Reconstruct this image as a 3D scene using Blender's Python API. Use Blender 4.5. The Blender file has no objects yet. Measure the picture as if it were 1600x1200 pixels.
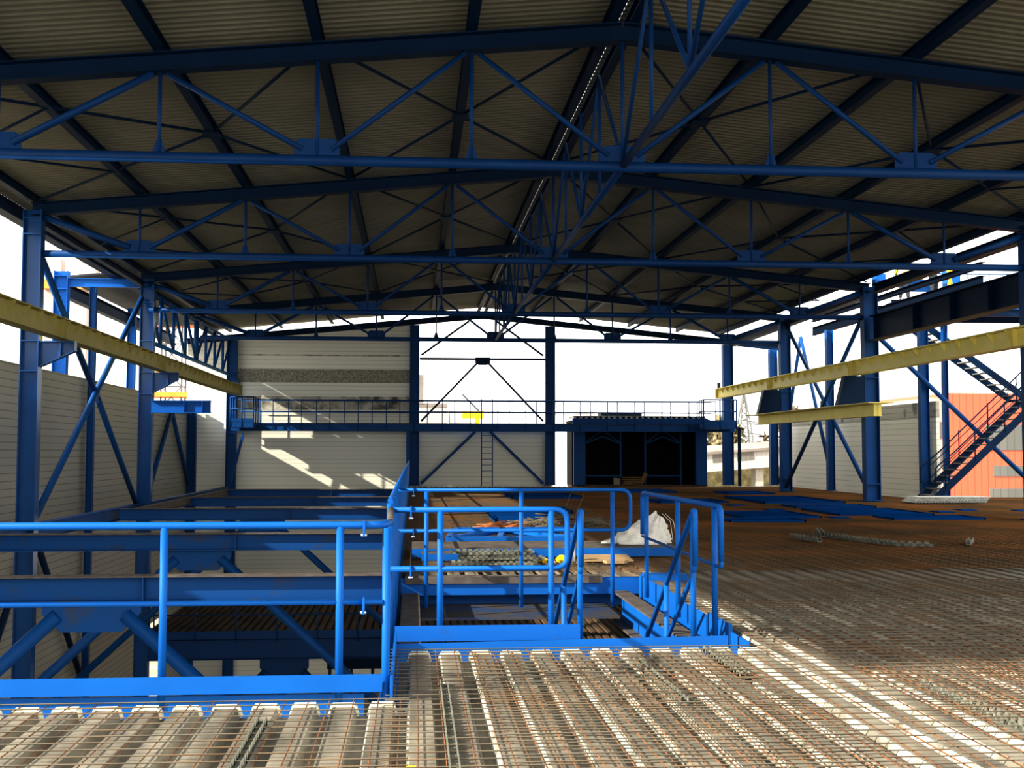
import bpy, math, random
from mathutils import Vector, Matrix, noise
R_ = random.Random(7)
COL = bpy.context.scene.collection

# ------------------------------------------------------------------ materials
def new_mat(name):
    m = bpy.data.materials.new(name); m.use_nodes = True
    nt = m.node_tree
    return m, nt, nt.nodes['Principled BSDF']

def N(nt, t, **kw):
    n = nt.nodes.new(t)
    for k, v in kw.items(): setattr(n, k, v)
    return n

def c4(c): return (c[0], c[1], c[2], 1.0)

def mottled(name, a, b, scale=3.0, rough=0.5, lo=0.4, hi=0.65, metal=0.0, detail=4.0, bump=0.0, bscale=40.0, spec=0.2):
    m, nt, p = new_mat(name)
    tc = N(nt, 'ShaderNodeNewGeometry')
    nz = N(nt, 'ShaderNodeTexNoise'); nz.inputs['Scale'].default_value = scale; nz.inputs['Detail'].default_value = detail
    nt.links.new(tc.outputs['Position'], nz.inputs['Vector'])
    r = N(nt, 'ShaderNodeValToRGB')
    r.color_ramp.elements[0].position = lo; r.color_ramp.elements[1].position = hi
    r.color_ramp.elements[0].color = c4(a); r.color_ramp.elements[1].color = c4(b)
    nt.links.new(nz.outputs['Fac'], r.inputs['Fac'])
    nt.links.new(r.outputs['Color'], p.inputs['Base Color'])
    p.inputs['Roughness'].default_value = rough; p.inputs['Metallic'].default_value = metal
    p.inputs['Specular IOR Level'].default_value = spec
    if bump:
        n2 = N(nt, 'ShaderNodeTexNoise'); n2.inputs['Scale'].default_value = bscale
        nt.links.new(tc.outputs['Position'], n2.inputs['Vector'])
        bp = N(nt, 'ShaderNodeBump'); bp.inputs['Strength'].default_value = bump; bp.inputs['Distance'].default_value = 0.02
        nt.links.new(n2.outputs['Fac'], bp.inputs['Height']); nt.links.new(bp.outputs['Normal'], p.inputs['Normal'])
    return m

def striped(name, base, line, axis, pitch, frac, rough=0.5, panel=1.0, tint=0.10, dirt=None, dscale=2.0, dlo=0.62, dhi=0.75):
    """cladding: thin dark joint lines every `pitch` metres along one world axis"""
    m, nt, p = new_mat(name)
    g = N(nt, 'ShaderNodeNewGeometry'); s = N(nt, 'ShaderNodeSeparateXYZ')
    nt.links.new(g.outputs['Position'], s.inputs[0])
    def math_(op, a, b=None):
        n = N(nt, 'ShaderNodeMath', operation=op)
        if isinstance(a, (int, float)): n.inputs[0].default_value = a
        else: nt.links.new(a, n.inputs[0])
        if b is not None:
            if isinstance(b, (int, float)): n.inputs[1].default_value = b
            else: nt.links.new(b, n.inputs[1])
        return n.outputs[0]
    z = math_('ADD', s.outputs[axis], 100.0)
    fr = math_('FRACT', math_('DIVIDE', z, pitch))
    ln = math_('LESS_THAN', fr, frac)
    wn = N(nt, 'ShaderNodeTexWhiteNoise', noise_dimensions='1D')
    nt.links.new(math_('FLOOR', math_('DIVIDE', z, panel)), wn.inputs['W'])
    k = math_('ADD', math_('MULTIPLY', wn.outputs['Value'], tint), 1.0 - tint)
    hs = N(nt, 'ShaderNodeMix', data_type='RGBA', blend_type='MULTIPLY'); hs.inputs[0].default_value = 1.0
    cb = N(nt, 'ShaderNodeCombineXYZ')
    for i in range(3): nt.links.new(k, cb.inputs[i])
    hs.inputs[6].default_value = c4(base); nt.links.new(cb.outputs[0], hs.inputs[7])
    col = hs.outputs[2]
    if dirt:
        nz = N(nt, 'ShaderNodeTexNoise'); nz.inputs['Scale'].default_value = dscale; nz.inputs['Detail'].default_value = 6
        nt.links.new(g.outputs['Position'], nz.inputs['Vector'])
        rp = N(nt, 'ShaderNodeValToRGB'); rp.color_ramp.elements[0].position = dlo; rp.color_ramp.elements[1].position = dhi
        nt.links.new(nz.outputs['Fac'], rp.inputs['Fac'])
        md = N(nt, 'ShaderNodeMix', data_type='RGBA'); nt.links.new(rp.outputs['Color'], md.inputs[0])
        nt.links.new(col, md.inputs[6]); md.inputs[7].default_value = c4(dirt); col = md.outputs[2]
    mx = N(nt, 'ShaderNodeMix', data_type='RGBA')
    nt.links.new(ln, mx.inputs[0]); nt.links.new(col, mx.inputs[6]); mx.inputs[7].default_value = c4(line)
    nt.links.new(mx.outputs[2], p.inputs['Base Color']); p.inputs['Roughness'].default_value = rough
    return m

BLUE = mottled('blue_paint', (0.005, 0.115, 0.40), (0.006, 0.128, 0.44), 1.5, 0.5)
BLUE_MID = mottled('blue_paint_half_shade', (0.003, 0.066, 0.225), (0.004, 0.074, 0.25), 1.2, 0.5)  # darker copy of the blue paint, indoor shade put into the colour
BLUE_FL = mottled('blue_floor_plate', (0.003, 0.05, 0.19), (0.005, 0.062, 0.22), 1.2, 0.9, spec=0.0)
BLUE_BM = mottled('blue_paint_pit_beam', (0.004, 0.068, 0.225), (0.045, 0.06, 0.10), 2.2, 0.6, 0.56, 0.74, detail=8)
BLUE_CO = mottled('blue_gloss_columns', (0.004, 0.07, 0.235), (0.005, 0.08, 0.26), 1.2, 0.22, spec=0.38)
BLUE_TR = mottled('blue_paint_truss_shade', (0.003, 0.045, 0.16), (0.0035, 0.052, 0.18), 1.2, 0.5)  # the same blue again, darkened for the shade under the roof
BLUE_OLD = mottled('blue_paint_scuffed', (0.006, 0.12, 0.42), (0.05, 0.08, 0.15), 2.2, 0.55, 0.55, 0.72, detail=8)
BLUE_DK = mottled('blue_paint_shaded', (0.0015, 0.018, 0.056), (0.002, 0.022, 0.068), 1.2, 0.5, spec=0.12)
WORN = mottled('worn_blue_brown', (0.075, 0.068, 0.062), (0.035, 0.06, 0.13), 2.5, 0.75, 0.42, 0.6, detail=6)
PRIMER = mottled('brown_primer', (0.10, 0.085, 0.075), (0.15, 0.13, 0.115), 5, 0.75)
ROOF = mottled('roof_sheet_beige', (0.195, 0.19, 0.15), (0.235, 0.225, 0.178), 0.6, 0.5)
PANEL_L = striped('cladding_cream_left_shaded', (0.40, 0.395, 0.34), (0.18, 0.175, 0.155), 2, 0.2, 0.12, panel=1.0, tint=0.09)  # cream cladding darkened: shade on the left wall is in the colour
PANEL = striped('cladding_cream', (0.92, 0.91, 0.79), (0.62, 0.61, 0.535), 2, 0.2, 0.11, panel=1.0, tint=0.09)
PANEL_D = striped('cladding_weathered', (0.60, 0.58, 0.48), (0.26, 0.25, 0.22), 2, 0.2, 0.10, panel=0.4, tint=0.3, dirt=(0.12, 0.11, 0.09), dscale=1.6, dlo=0.56, dhi=0.68)
GRIME = mottled('panel_grime', (0.17, 0.16, 0.125), (0.46, 0.44, 0.36), 13, 0.9, 0.30, 0.62, detail=10)
GRIME2 = mottled('panel_grime_faint', (0.14, 0.12, 0.09), (0.62, 0.60, 0.50), 2.2, 0.9, 0.36, 0.58, detail=8)
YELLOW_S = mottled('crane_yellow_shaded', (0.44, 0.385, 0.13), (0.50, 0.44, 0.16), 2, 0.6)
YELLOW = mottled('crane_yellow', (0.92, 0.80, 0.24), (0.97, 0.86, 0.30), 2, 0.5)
REBAR_N = mottled('rebar_near', (0.15, 0.135, 0.105), (0.17, 0.115, 0.07), 1.5, 0.8, 0.47, 0.65)
REBAR_L = mottled('rebar_near_rust', (0.17, 0.085, 0.045), (0.26, 0.115, 0.05), 2.6, 0.8, 0.42, 0.6)
REBAR_M = mottled('rebar_half_rust', (0.13, 0.105, 0.075), (0.20, 0.105, 0.045), 0.7, 0.85, 0.42, 0.6)
REBAR_F = mottled('rebar_rust', (0.10, 0.062, 0.028), (0.21, 0.095, 0.03), 0.5, 0.85, 0.4, 0.62)
FLANK = mottled('sunlit_rib_flank', (0.24, 0.225, 0.185), (0.58, 0.56, 0.48), 3.0, 0.7, 0.4, 0.55)  # same deck sheet, lightened: sun on the left rib flanks painted in
FOAM = mottled('foam_filler', (0.75, 0.73, 0.58), (0.85, 0.83, 0.68), 30, 0.9)
SPACER = mottled('grey_spacer', (0.17, 0.175, 0.145), (0.25, 0.25, 0.21), 8, 0.7)
GALV = mottled('galvanised', (0.36, 0.36, 0.33), (0.46, 0.46, 0.42), 6, 0.5, metal=0.3)
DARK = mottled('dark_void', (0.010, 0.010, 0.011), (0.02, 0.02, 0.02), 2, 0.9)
STEEL_D = mottled('dark_steel', (0.03, 0.04, 0.06), (0.045, 0.055, 0.08), 2, 0.6)
TREAD = mottled('grating_tread', (0.20, 0.20, 0.20), (0.28, 0.28, 0.27), 12, 0.6)
SACK = mottled('white_sack', (0.72, 0.70, 0.64), (0.82, 0.80, 0.75), 6, 0.85, bump=0.3, bscale=60)
CARD = mottled('cardboard', (0.36, 0.25, 0.14), (0.42, 0.30, 0.18), 4, 0.9)
YPLAST = mottled('yellow_plastic', (0.80, 0.56, 0.02), (0.85, 0.62, 0.04), 5, 0.4)
WPLAST = mottled('white_plastic', (0.80, 0.80, 0.78), (0.85, 0.85, 0.83), 5, 0.4)
WOOD = mottled('rough_timber', (0.20, 0.12, 0.05), (0.28, 0.17, 0.07), 3, 0.8)
CLAMP = mottled('bright_clamp', (0.55, 0.57, 0.58), (0.65, 0.66, 0.66), 10, 0.35, metal=0.7)
RED = striped('red_cladding', (0.80, 0.135, 0.07), (0.52, 0.08, 0.035), 0, 0.5, 0.12, panel=6.0, tint=0.04)
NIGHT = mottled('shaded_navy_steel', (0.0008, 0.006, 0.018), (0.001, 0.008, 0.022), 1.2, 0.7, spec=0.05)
GLASSG = striped('grey_glazing', (0.17, 0.17, 0.155), (0.10, 0.10, 0.09), 0, 0.55, 0.12, panel=1.1, tint=0.3)
PALE = mottled('pale_render', (0.40, 0.36, 0.335), (0.44, 0.40, 0.375), 0.2, 0.9)
WHITEB = striped('white_ribbed', (0.86, 0.86, 0.85), (0.72, 0.73, 0.74), 0, 0.9, 0.15, panel=9, tint=0.03)
ASPH = mottled('felt_roof', (0.20, 0.18, 0.165), (0.25, 0.225, 0.21), 0.4, 0.9)
SAND = mottled('dry_ground', (0.26, 0.225, 0.165), (0.36, 0.315, 0.24), 0.5, 0.95, bump=0.3, bscale=3)
GRASS = mottled('dry_bank', (0.10, 0.09, 0.045), (0.20, 0.175, 0.10), 1.2, 0.95)
TREE = mottled('autumn_leaves', (0.19, 0.165, 0.10), (0.27, 0.23, 0.145), 1.0, 0.95)
BARK = mottled('bark', (0.25, 0.2, 0.15), (0.32, 0.26, 0.2), 3, 0.95)
PYLON = mottled('hazy_steel', (0.13, 0.13, 0.125), (0.17, 0.17, 0.165), 1, 0.8)
ORANGE = mottled('orange_steel', (0.80, 0.26, 0.05), (0.85, 0.32, 0.08), 1, 0.6)
HIVIS = mottled('hivis_yellow', (0.75, 0.72, 0.02), (0.82, 0.80, 0.05), 8, 0.7)
TROUS = mottled('grey_workwear', (0.035, 0.04, 0.05), (0.06, 0.065, 0.075), 8, 0.85)
SKIN = mottled('skin_tone', (0.50, 0.30, 0.21), (0.55, 0.34, 0.25), 8, 0.6)

# floor sheet: grey galvanised ribs near the camera, rust stained further in
def floor_mat():
    m, nt, p = new_mat('deck_sheet')
    g = N(nt, 'ShaderNodeNewGeometry'); s = N(nt, 'ShaderNodeSeparateXYZ'); nt.links.new(g.outputs['Position'], s.inputs[0])
    mp = N(nt, 'ShaderNodeMapping'); mp.inputs['Scale'].default_value = (5, 1.1, 5); nt.links.new(g.outputs['Position'], mp.inputs['Vector'])
    nz = N(nt, 'ShaderNodeTexNoise'); nz.inputs['Scale'].default_value = 1.0; nz.inputs['Detail'].default_value = 6; nt.links.new(mp.outputs[0], nz.inputs['Vector'])
    r1 = N(nt, 'ShaderNodeValToRGB'); r1.color_ramp.elements[0].position = .35; r1.color_ramp.elements[1].position = .62
    r1.color_ramp.elements[0].color = (.125, .113, .09, 1); r1.color_ramp.elements[1].color = (.305, .278, .222, 1)
    nt.links.new(nz.outputs['Fac'], r1.inputs['Fac'])
    n2 = N(nt, 'ShaderNodeTexNoise'); n2.inputs['Scale'].default_value = .35; n2.inputs['Detail'].default_value = 5; nt.links.new(g.outputs['Position'], n2.inputs['Vector'])
    r2 = N(nt, 'ShaderNodeValToRGB'); r2.color_ramp.elements[0].position = .38; r2.color_ramp.elements[1].position = .62
    r2.color_ramp.elements[0].color = (.095, .072, .043, 1); r2.color_ramp.elements[1].color = (.15, .085, .036, 1)
    nt.links.new(n2.outputs['Fac'], r2.inputs['Fac'])
    mr = N(nt, 'ShaderNodeMapRange'); mr.inputs['From Min'].default_value = 9.0; mr.inputs['From Max'].default_value = 20.0
    ad = N(nt, 'ShaderNodeMath', operation='MULTIPLY_ADD'); ad.inputs[1].default_value = 8.0; nt.links.new(n2.outputs['Fac'], ad.inputs[0])
    sb = N(nt, 'ShaderNodeMath', operation='SUBTRACT'); nt.links.new(s.outputs[1], sb.inputs[0]); sb.inputs[1].default_value = 4.0
    nt.links.new(sb.outputs[0], ad.inputs[2]); nt.links.new(ad.outputs[0], mr.inputs['Value'])
    mxx = N(nt, 'ShaderNodeMapRange'); mxx.inputs['From Min'].default_value = 2.5; mxx.inputs['From Max'].default_value = 7.0; mxx.inputs['To Min'].default_value = .35
    nt.links.new(s.outputs[0], mxx.inputs['Value'])
    mm = N(nt, 'ShaderNodeMath', operation='MULTIPLY'); nt.links.new(mr.outputs[0], mm.inputs[0]); nt.links.new(mxx.outputs[0], mm.inputs[1])
    mx = N(nt, 'ShaderNodeMix', data_type='RGBA'); nt.links.new(mm.outputs[0], mx.inputs[0])
    nt.links.new(r1.outputs['Color'], mx.inputs[6]); nt.links.new(r2.outputs['Color'], mx.inputs[7])
    nt.links.new(mx.outputs[2], p.inputs['Base Color']); p.inputs['Roughness'].default_value = .7
    return m
DECK = floor_mat()
DECK_LOW = mottled('lower_deck_rust', (0.07, 0.05, 0.035), (0.14, 0.09, 0.05), 0.8, 0.85)

# ------------------------------------------------------------------ mesh builder
class MB:
    def __init__(s): s.v = []; s.f = []; s.sm = []; s.mi = []; s.cur = 0
    def _add(s, vs, fs, smooth=False):
        b = len(s.v); s.v += [Vector(v) for v in vs]
        for f in fs: s.f.append([b + i for i in f]); s.sm.append(smooth); s.mi.append(s.cur)
        return s
    def poly(s, vs): return s._add(vs, [list(range(len(vs)))])
    def box(s, a, b):
        x0, y0, z0 = a; x1, y1, z1 = b
        if x0 > x1: x0, x1 = x1, x0
        if y0 > y1: y0, y1 = y1, y0
        if z0 > z1: z0, z1 = z1, z0
        return s._add([(x0,y0,z0),(x1,y0,z0),(x1,y1,z0),(x0,y1,z0),(x0,y0,z1),(x1,y0,z1),(x1,y1,z1),(x0,y1,z1)],
                      [(0,3,2,1),(4,5,6,7),(0,1,5,4),(1,2,6,5),(2,3,7,6),(3,0,4,7)])
    def _frame(s, p0, p1, up):
        d = (Vector(p1) - Vector(p0)).normalized(); up = Vector(up)
        r = d.cross(up)
        if r.length < 1e-4: r = d.cross(Vector((0, 1, 0)))
        r.normalize(); u = r.cross(d).normalized()
        return d, r, u
    def bar(s, p0, p1, w, h, up=(0, 0, 1), off=(0, 0)):
        """rectangular bar, w sideways, h along up"""
        p0, p1 = Vector(p0), Vector(p1); d, r, u = s._frame(p0, p1, up)
        c = r * off[0] + u * off[1]
        vs = []
        for q in (p0, p1):
            for a, b in ((-1,-1),(1,-1),(1,1),(-1,1)): vs.append(q + c + r * (a * w / 2) + u * (b * h / 2))
        return s._add(vs, [(3,2,1,0),(4,5,6,7),(0,1,5,4),(1,2,6,5),(2,3,7,6),(3,0,4,7)])
    def ibeam(s, p0, p1, h, w, up=(0, 0, 1), tf=.018, tw=.012, skip=()):
        s.bar(p0, p1, tw, h - 2 * tf, up)
        if 't' not in skip: s.bar(p0, p1, w, tf, up, (0, h / 2 - tf / 2))
        if 'b' not in skip: s.bar(p0, p1, w, tf, up, (0, -h / 2 + tf / 2))
        return s
    def tube(s, path, r, n=10, cap=True):
        P = [Vector(p) for p in path]
        rings = []; prev = None
        for i, p in enumerate(P):
            a = (P[i] - P[i-1]).normalized() if i else None
            b = (P[i+1] - P[i]).normalized() if i < len(P) - 1 else None
            d = (a + b).normalized() if a and b else (a or b)
            if prev is None:
                t = Vector((0, 0, 1)) if abs(d.z) < .9 else Vector((0, 1, 0))
                u = (t - d * t.dot(d)).normalized()
            else:
                u = (prev - d * prev.dot(d)).normalized()
            prev = u; w = d.cross(u)
            k = 1.0
            if a and b: k = min(1.6, 1.0 / max(.4, d.dot(a)))
            rings.append([p + (u * math.cos(2*math.pi*j/n) + w * math.sin(2*math.pi*j/n)) * r * (1 + (k-1)*.5) for j in range(n)])
        b0 = len(s.v)
        for q in rings: s.v += q
        for i in range(len(P) - 1):
            for j in range(n):
                s.f.append([b0+i*n+j, b0+i*n+(j+1)%n, b0+(i+1)*n+(j+1)%n, b0+(i+1)*n+j]); s.sm.append(True); s.mi.append(s.cur)
        if cap:
            s.f.append([b0+j for j in reversed(range(n))]); s.sm.append(False); s.mi.append(s.cur)
            s.f.append([b0+(len(P)-1)*n+j for j in range(n)]); s.sm.append(False); s.mi.append(s.cur)
        return s
    def prism(s, pts, d):
        """extrude polygon pts along vector d"""
        n = len(pts); d = Vector(d); P = [Vector(p) for p in pts]
        vs = P + [p + d for p in P]
        return s._add(vs, [list(range(n))[::-1], list(range(n, 2*n))] + [(i, (i+1) % n, n + (i+1) % n, n + i) for i in range(n)])
    def build(s, name, mat, parent=None, org=None):
        me = bpy.data.meshes.new(name)
        if parent is not None: o_ = ORG[parent.name]
        elif org is not None: o_ = Vector(org)
        else:
            xs = [v.x for v in s.v]; ys = [v.y for v in s.v]; zs = [v.z for v in s.v]
            o_ = Vector(((min(xs)+max(xs))/2, (min(ys)+max(ys))/2, min(zs)))
        me.from_pydata([v - o_ for v in s.v], [], s.f)
        for m in (mat if isinstance(mat, (list, tuple)) else [mat]): me.materials.append(m)
        me.polygons.foreach_set('use_smooth', s.sm); me.polygons.foreach_set('material_index', s.mi)
        me.update()
        o = bpy.data.objects.new(name, me); COL.objects.link(o)
        ORG[o.name] = o_
        if parent is not None: o.parent = parent
        else: o.location = o_
        return o

ORG = {}
def rnd(path, rad=.12, k=5):
    """round the corners of a polyline"""
    P = [Vector(p) for p in path]; out = [P[0]]
    for i in range(1, len(P) - 1):
        a = (P[i-1]-P[i]); b = (P[i+1]-P[i]); ra = min(rad, a.length*.45, b.length*.45)
        p0 = P[i] + a.normalized()*ra; p1 = P[i] + b.normalized()*ra
        for j in range(k + 1):
            t = j / k; out.append(p0*(1-t)**2 + P[i]*2*t*(1-t) + p1*t*t)
    out.append(P[-1]); return out

def tag(o, label, cat, group=None, kind=None):
    o['label'] = label; o['category'] = cat
    if group: o['group'] = group
    if kind: o['kind'] = kind
    return o
def thing(name, label, cat, loc, group=None):
    o = bpy.data.objects.new(name, None); COL.objects.link(o); o.location = loc; ORG[o.name] = Vector(loc)
    o.empty_display_size = .2
    return tag(o, label, cat, group)
def struct(name, mb, mat):
    o = mb.build(name, mat); o['kind'] = 'structure'; return o
def copy_tree(o, loc=None, label=None, rotz=None):
    c = o.copy(); COL.objects.link(c)
    if loc is not None: c.location = loc
    if rotz is not None: c.rotation_euler = (0, 0, rotz)
    if label: c['label'] = label
    for ch in o.children:
        d = ch.copy(); COL.objects.link(d); d.parent = c
        for g in ch.children:
            e = g.copy(); COL.objects.link(e); e.parent = d
    return c

# ------------------------------------------------------------------ dimensions (metres; deck surface z = 0)
XR, PP = 3.187, 2.336
XL, XT = XR - 5*PP, XR + 5*PP
HC = 5.976
T = {1: 17.64, 2: 26.65, 3: 37.12, 4: 45.95}
YG = 54.66
ORD = {1: 'nearest', 2: 'second nearest', 3: 'third', 4: 'farthest'}
def zt(x): return 8.08 - .0965 * abs(x - XR)

# ------------------------------------------------------------------ setting: floor
PITCH = .25
def deck(mb, x0, x1, y0, y1, zc=-.055, foam_back=False, sun_flank=False):
    n = int(round((x1 - x0) / PITCH))
    prof = []
    for i in range(n):
        a = x0 + i * PITCH
        prof += [(a, zc-.07), (a+.062, zc-.07), (a+.084, zc), (a+.228, zc)]
    prof += [(x0 + n*PITCH, zc-.075)]
    b = len(mb.v)
    for (x, z) in prof: mb.v += [Vector((x, y0, z)), Vector((x, y1, z))]
    for i in range(len(prof) - 1):
        mb.f.append([b+2*i, b+2*i+2, b+2*i+3, b+2*i+1]); mb.sm.append(False); mb.mi.append(2 if sun_flank and i % 4 == 1 else 0)  # left-facing flanks get the painted sunlit tone
    mb.cur = 1
    for i in range(n):
        a = x0 + i * PITCH
        if foam_back:
            e = R_.uniform(-.012, .012)
            for (p, q) in (((a+.066, zc-.06), (a+.086, zc+.006)), ((a+.086, zc+.006), (a+.226, zc+.006)), ((a+.226, zc+.006), (a+.246, zc-.06))):
                mb.bar((p[0], y1-.02+e, p[1]), (q[0], y1-.02+e, q[1]), .06+R_.uniform(-.01,.01), .018+R_.uniform(0,.01), (0, 0, 1))
    mb.cur = 0
fl = MB()
deck(fl, -8.35, -.1, 1.0, 7.8, foam_back=True, sun_flank=True)
deck(fl, -.1, 2.9, 1.0, 9.72, foam_back=True, sun_flank=True)
deck(fl, 2.9, 22.4, 1.0, 13.0, sun_flank=True)
deck(fl, 2.9, 22.4, 13.0, 40.8)
deck(fl, -.1, 2.9, 15.12, 40.8)
deck(fl, -.1, 17.65, 40.8, 54.9)
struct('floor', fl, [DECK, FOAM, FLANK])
lf = MB()
deck(lf, -8.3, -.3, 37.4, 54.6, zc=-4)
deck(lf, -.05, 13.95, 8.0, 54.6, zc=-4)
o = lf.build('floor_lower', DECK_LOW); o['kind'] = 'structure'; o.name = 'floor.001'
g = MB(); g.box((-140, -40, -10), (260, 420, -9.4)); o = g.build('ground', SAND); o['kind'] = 'structure'

# ------------------------------------------------------------------ setting: walls
w = MB()
w.box((-10.42, 1.0, -9.4), (-10.3, 45.4, 3.86)); w.box((-10.42, 45.4, -5.2), (-10.3, 54.7, 3.38)); w.box((-10.42, 45.4, -9.4), (-10.3, 46.4, -5.2)); w.box((-10.42, 49.6, -9.4), (-10.3, 54.7, -5.2))
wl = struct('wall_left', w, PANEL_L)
w = MB()
def gable_panel(xa, xb, za, zb0, zb1, y=54.80, t=.12):
    w.prism([(xa, y, za), (xb, y, za), (xb, y, zb1), (xa, y, zb0)], (0, t, 0))
gable_panel(-10.4, -8.5, -9.4, 6.75, 6.92); gable_panel(-8.5, -6.9, -9.4, 6.92, 7.05); gable_panel(-6.9, 0.0, -9.4, 7.05, 7.65)
gable_panel(0.0, 6.4, -.3, 2.55, 2.55)
wb = struct('wall_back', w, PANEL)
s_ = MB(); s_.box((-8.1, 54.785, 4.76), (-.2, 54.80, 5.38)); s_.build('grimy_strip', GRIME, wb)
s_ = MB(); s_.box((-8.1, 54.785, 6.0), (-.2, 54.80, 6.06)); s_.box((-8.1, 54.785, 3.5), (-.2, 54.80, 4.12)); s_.build('dirty_joint', GRIME2, wb)
w = MB(); w.box((17.75, 38.6, -.5), (17.87, 54.7, 2.75))
wr = struct('wall_right', w, PANEL)
s_ = MB(); s_.box((17.75, 38.6, 2.75), (17.87, 54.7, 3.32)); s_.build('weathered_top_panel', PANEL_D, wr)

# ------------------------------------------------------------------ setting: roof
def roof_sheet(x_in, x_out):
    mb = MB(); y = 4.0; rows = []
    prof = [(0, 0), (.045, 0), (.075, .035), (.145, .035), (.175, 0)]
    while y < 55.6:
        for dy, dz in prof: rows.append((y + dy, dz))
        y += .2
    for (yy, dz) in rows:
        for x in (x_in, x_out): mb.v.append(Vector((x, yy, zt(x) + .36 + dz)))
    for i in range(len(rows) - 1):
        mb.f.append([2*i, 2*i+1, 2*i+3, 2*i+2]); mb.sm.append(False); mb.mi.append(0)
    return mb
struct('ceiling', roof_sheet(XR - .027, -9.15), ROOF)
struct('ceiling', roof_sheet(XR + .027, 14.95), ROOF)

# eave gutters
for nm, x, sgn in (('left', -9.12, -1),):
    m = MB(); z = zt(x) + .36
    m.bar((x, 4.0, z - .16), (x, 55.4, z - .16), .02, .3); m.bar((x + sgn*.14, 4.0, z - .3), (x + sgn*.14, 55.4, z - .3), .28, .02)
    m.bar((x + sgn*.28, 4.0, z - .18), (x + sgn*.28, 55.4, z - .18), .02, .24)
    tag(m.build('eave_gutter', BLUE_DK), f'blue box gutter along the {nm} eave of the roof', 'gutter')

# purlins
NUM = {1: 'first', 2: 'second', 3: 'third', 4: 'fourth', 5: 'outermost'}
for j in range(-5, 6):
    xs = [XR + j*PP - (.4 if j == 5 else 0)] if j else [XR - .17, XR + .17]
    for k, x in enumerate(xs):
        m = MB(); z = zt(x) + .145 + .1
        m.ibeam((x, 4.0, z), (x, 55.3, z), .2, .16, tf=.014, tw=.012)
        if j == 0: lab = f'ridge purlin just {"left" if k == 0 else "right"} of the bright slit along the ridge'
        else: lab = f'blue roof purlin, {NUM[abs(j)]} from the ridge on the {"left" if j < 0 else "right"} slope'
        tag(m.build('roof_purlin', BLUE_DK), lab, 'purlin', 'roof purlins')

# ------------------------------------------------------------------ roof trusses
def make_truss(y):
    t = thing('roof_truss', 'nearest blue tubular roof truss spanning the hall', 'truss', (XR, y, HC), 'roof trusses')
    m = MB()
    for s in (-1, 1):
        a = XR + s*5.0*PP
        m.ibeam((XR, y, zt(XR)), (a, y, zt(a)), .28, .26, tf=.02, tw=.012)
    m.build('top_chord', BLUE_DK, t)
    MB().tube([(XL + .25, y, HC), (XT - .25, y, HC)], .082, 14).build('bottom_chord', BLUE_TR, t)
    for j in range(-4, 5):
        x = XR + j*PP
        zlo = HC + .08
        MB().tube([(x, y, zlo), (x, y, zt(x) - .14)], .03, 8).build('post', BLUE_TR, t)
        m = MB()
        if j % 2 == 0:
            m.prism([(x-.34, y-.008, HC+.06), (x+.34, y-.008, HC+.06), (x+.34, y-.008, HC+.27), (x+.26, y-.008, HC+.33), (x-.26, y-.008, HC+.33), (x-.34, y-.008, HC+.27)], (0, .016, 0))
        else:
            m.prism([(x-.10, y-.008, HC+.06), (x+.10, y-.008, HC+.06), (x+.04, y-.008, HC+.26), (x-.04, y-.008, HC+.26)], (0, .016, 0))
        m.build('gusset_plate', BLUE_TR, t)
    for j in range(-5, 5):
        xa, xb = XR + j*PP, XR + (j+1)*PP
        lo, hi = (xa, xb) if j % 2 == 0 else (xb, xa)
        s = 1 if hi > lo else -1
        if j == -5: lo, hi = xb, xa; s = -1
        if j == 4: lo, hi = xa, xb; s = 1
        r = {-5: .075, 4: .075, -4: .058, 3: .058}.get(j, .042)
        zh = zt(hi) - .16
        hi2 = hi - s*.1 if abs(j+.5) < 4.4 else hi - s*.25
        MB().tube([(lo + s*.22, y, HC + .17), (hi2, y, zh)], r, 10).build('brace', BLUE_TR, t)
    return t
tr = make_truss(T[1])
LAB = {2: 'second blue roof truss behind the nearest one', 3: 'third blue roof truss from the camera, over the left lattice girder start', 4: 'farthest blue roof truss, closest to the open gable'}
for k in (2, 3, 4): copy_tree(tr, (XR, T[k], HC), LAB[k])

# gable rafters
for s, nm, xe in ((-1, 'left', -10.4), (1, 'right', 17.4)):
    m = MB(); m.ibeam((XR, YG, 7.93), (xe, YG, 7.93 - .0965*abs(xe - XR)), .26, .22)
    tag(m.build('gable_rafter', BLUE_DK), f'{nm} sloping rafter along the top of the far gable', 'rafter', 'gable rafters')

# ridge truss along the hall
ys = [8.8, T[1], T[2], T[3], T[4], YG - .2]
BN = ['nearest bay, running up out of the picture', 'bay between first and second roof trusses', 'bay between second and third roof trusses', 'bay between third and farthest roof trusses', None]
for i in range(4):
    y0, y1 = ys[i], ys[i+1]; d = (y1 - y0) / 4
    t = thing('ridge_truss', 'blue lattice ridge truss in the ' + BN[i], 'truss', (XR, (y0+y1)/2, HC), 'ridge truss bays')
    MB().tube([(XR, y0, HC+.02), (XR, y1, HC+.02)], .06, 12).build('bottom_chord', BLUE_TR, t)
    zt_ = zt(XR) + .05
    for k in range(1, 4):
        MB().tube([(XR, y0 + k*d, HC + .06), (XR, y0 + k*d, zt_)], .03, 8).build('post', BLUE_TR, t)
    for k in range(4):
        a, b = (y0 + k*d, y0 + (k+1)*d)
        lo, hi = (a, b) if k % 2 == 0 else (b, a)
        MB().tube([(XR, lo, HC + .06), (XR, hi, zt_)], .033, 8).build('brace', BLUE_TR, t)

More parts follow.
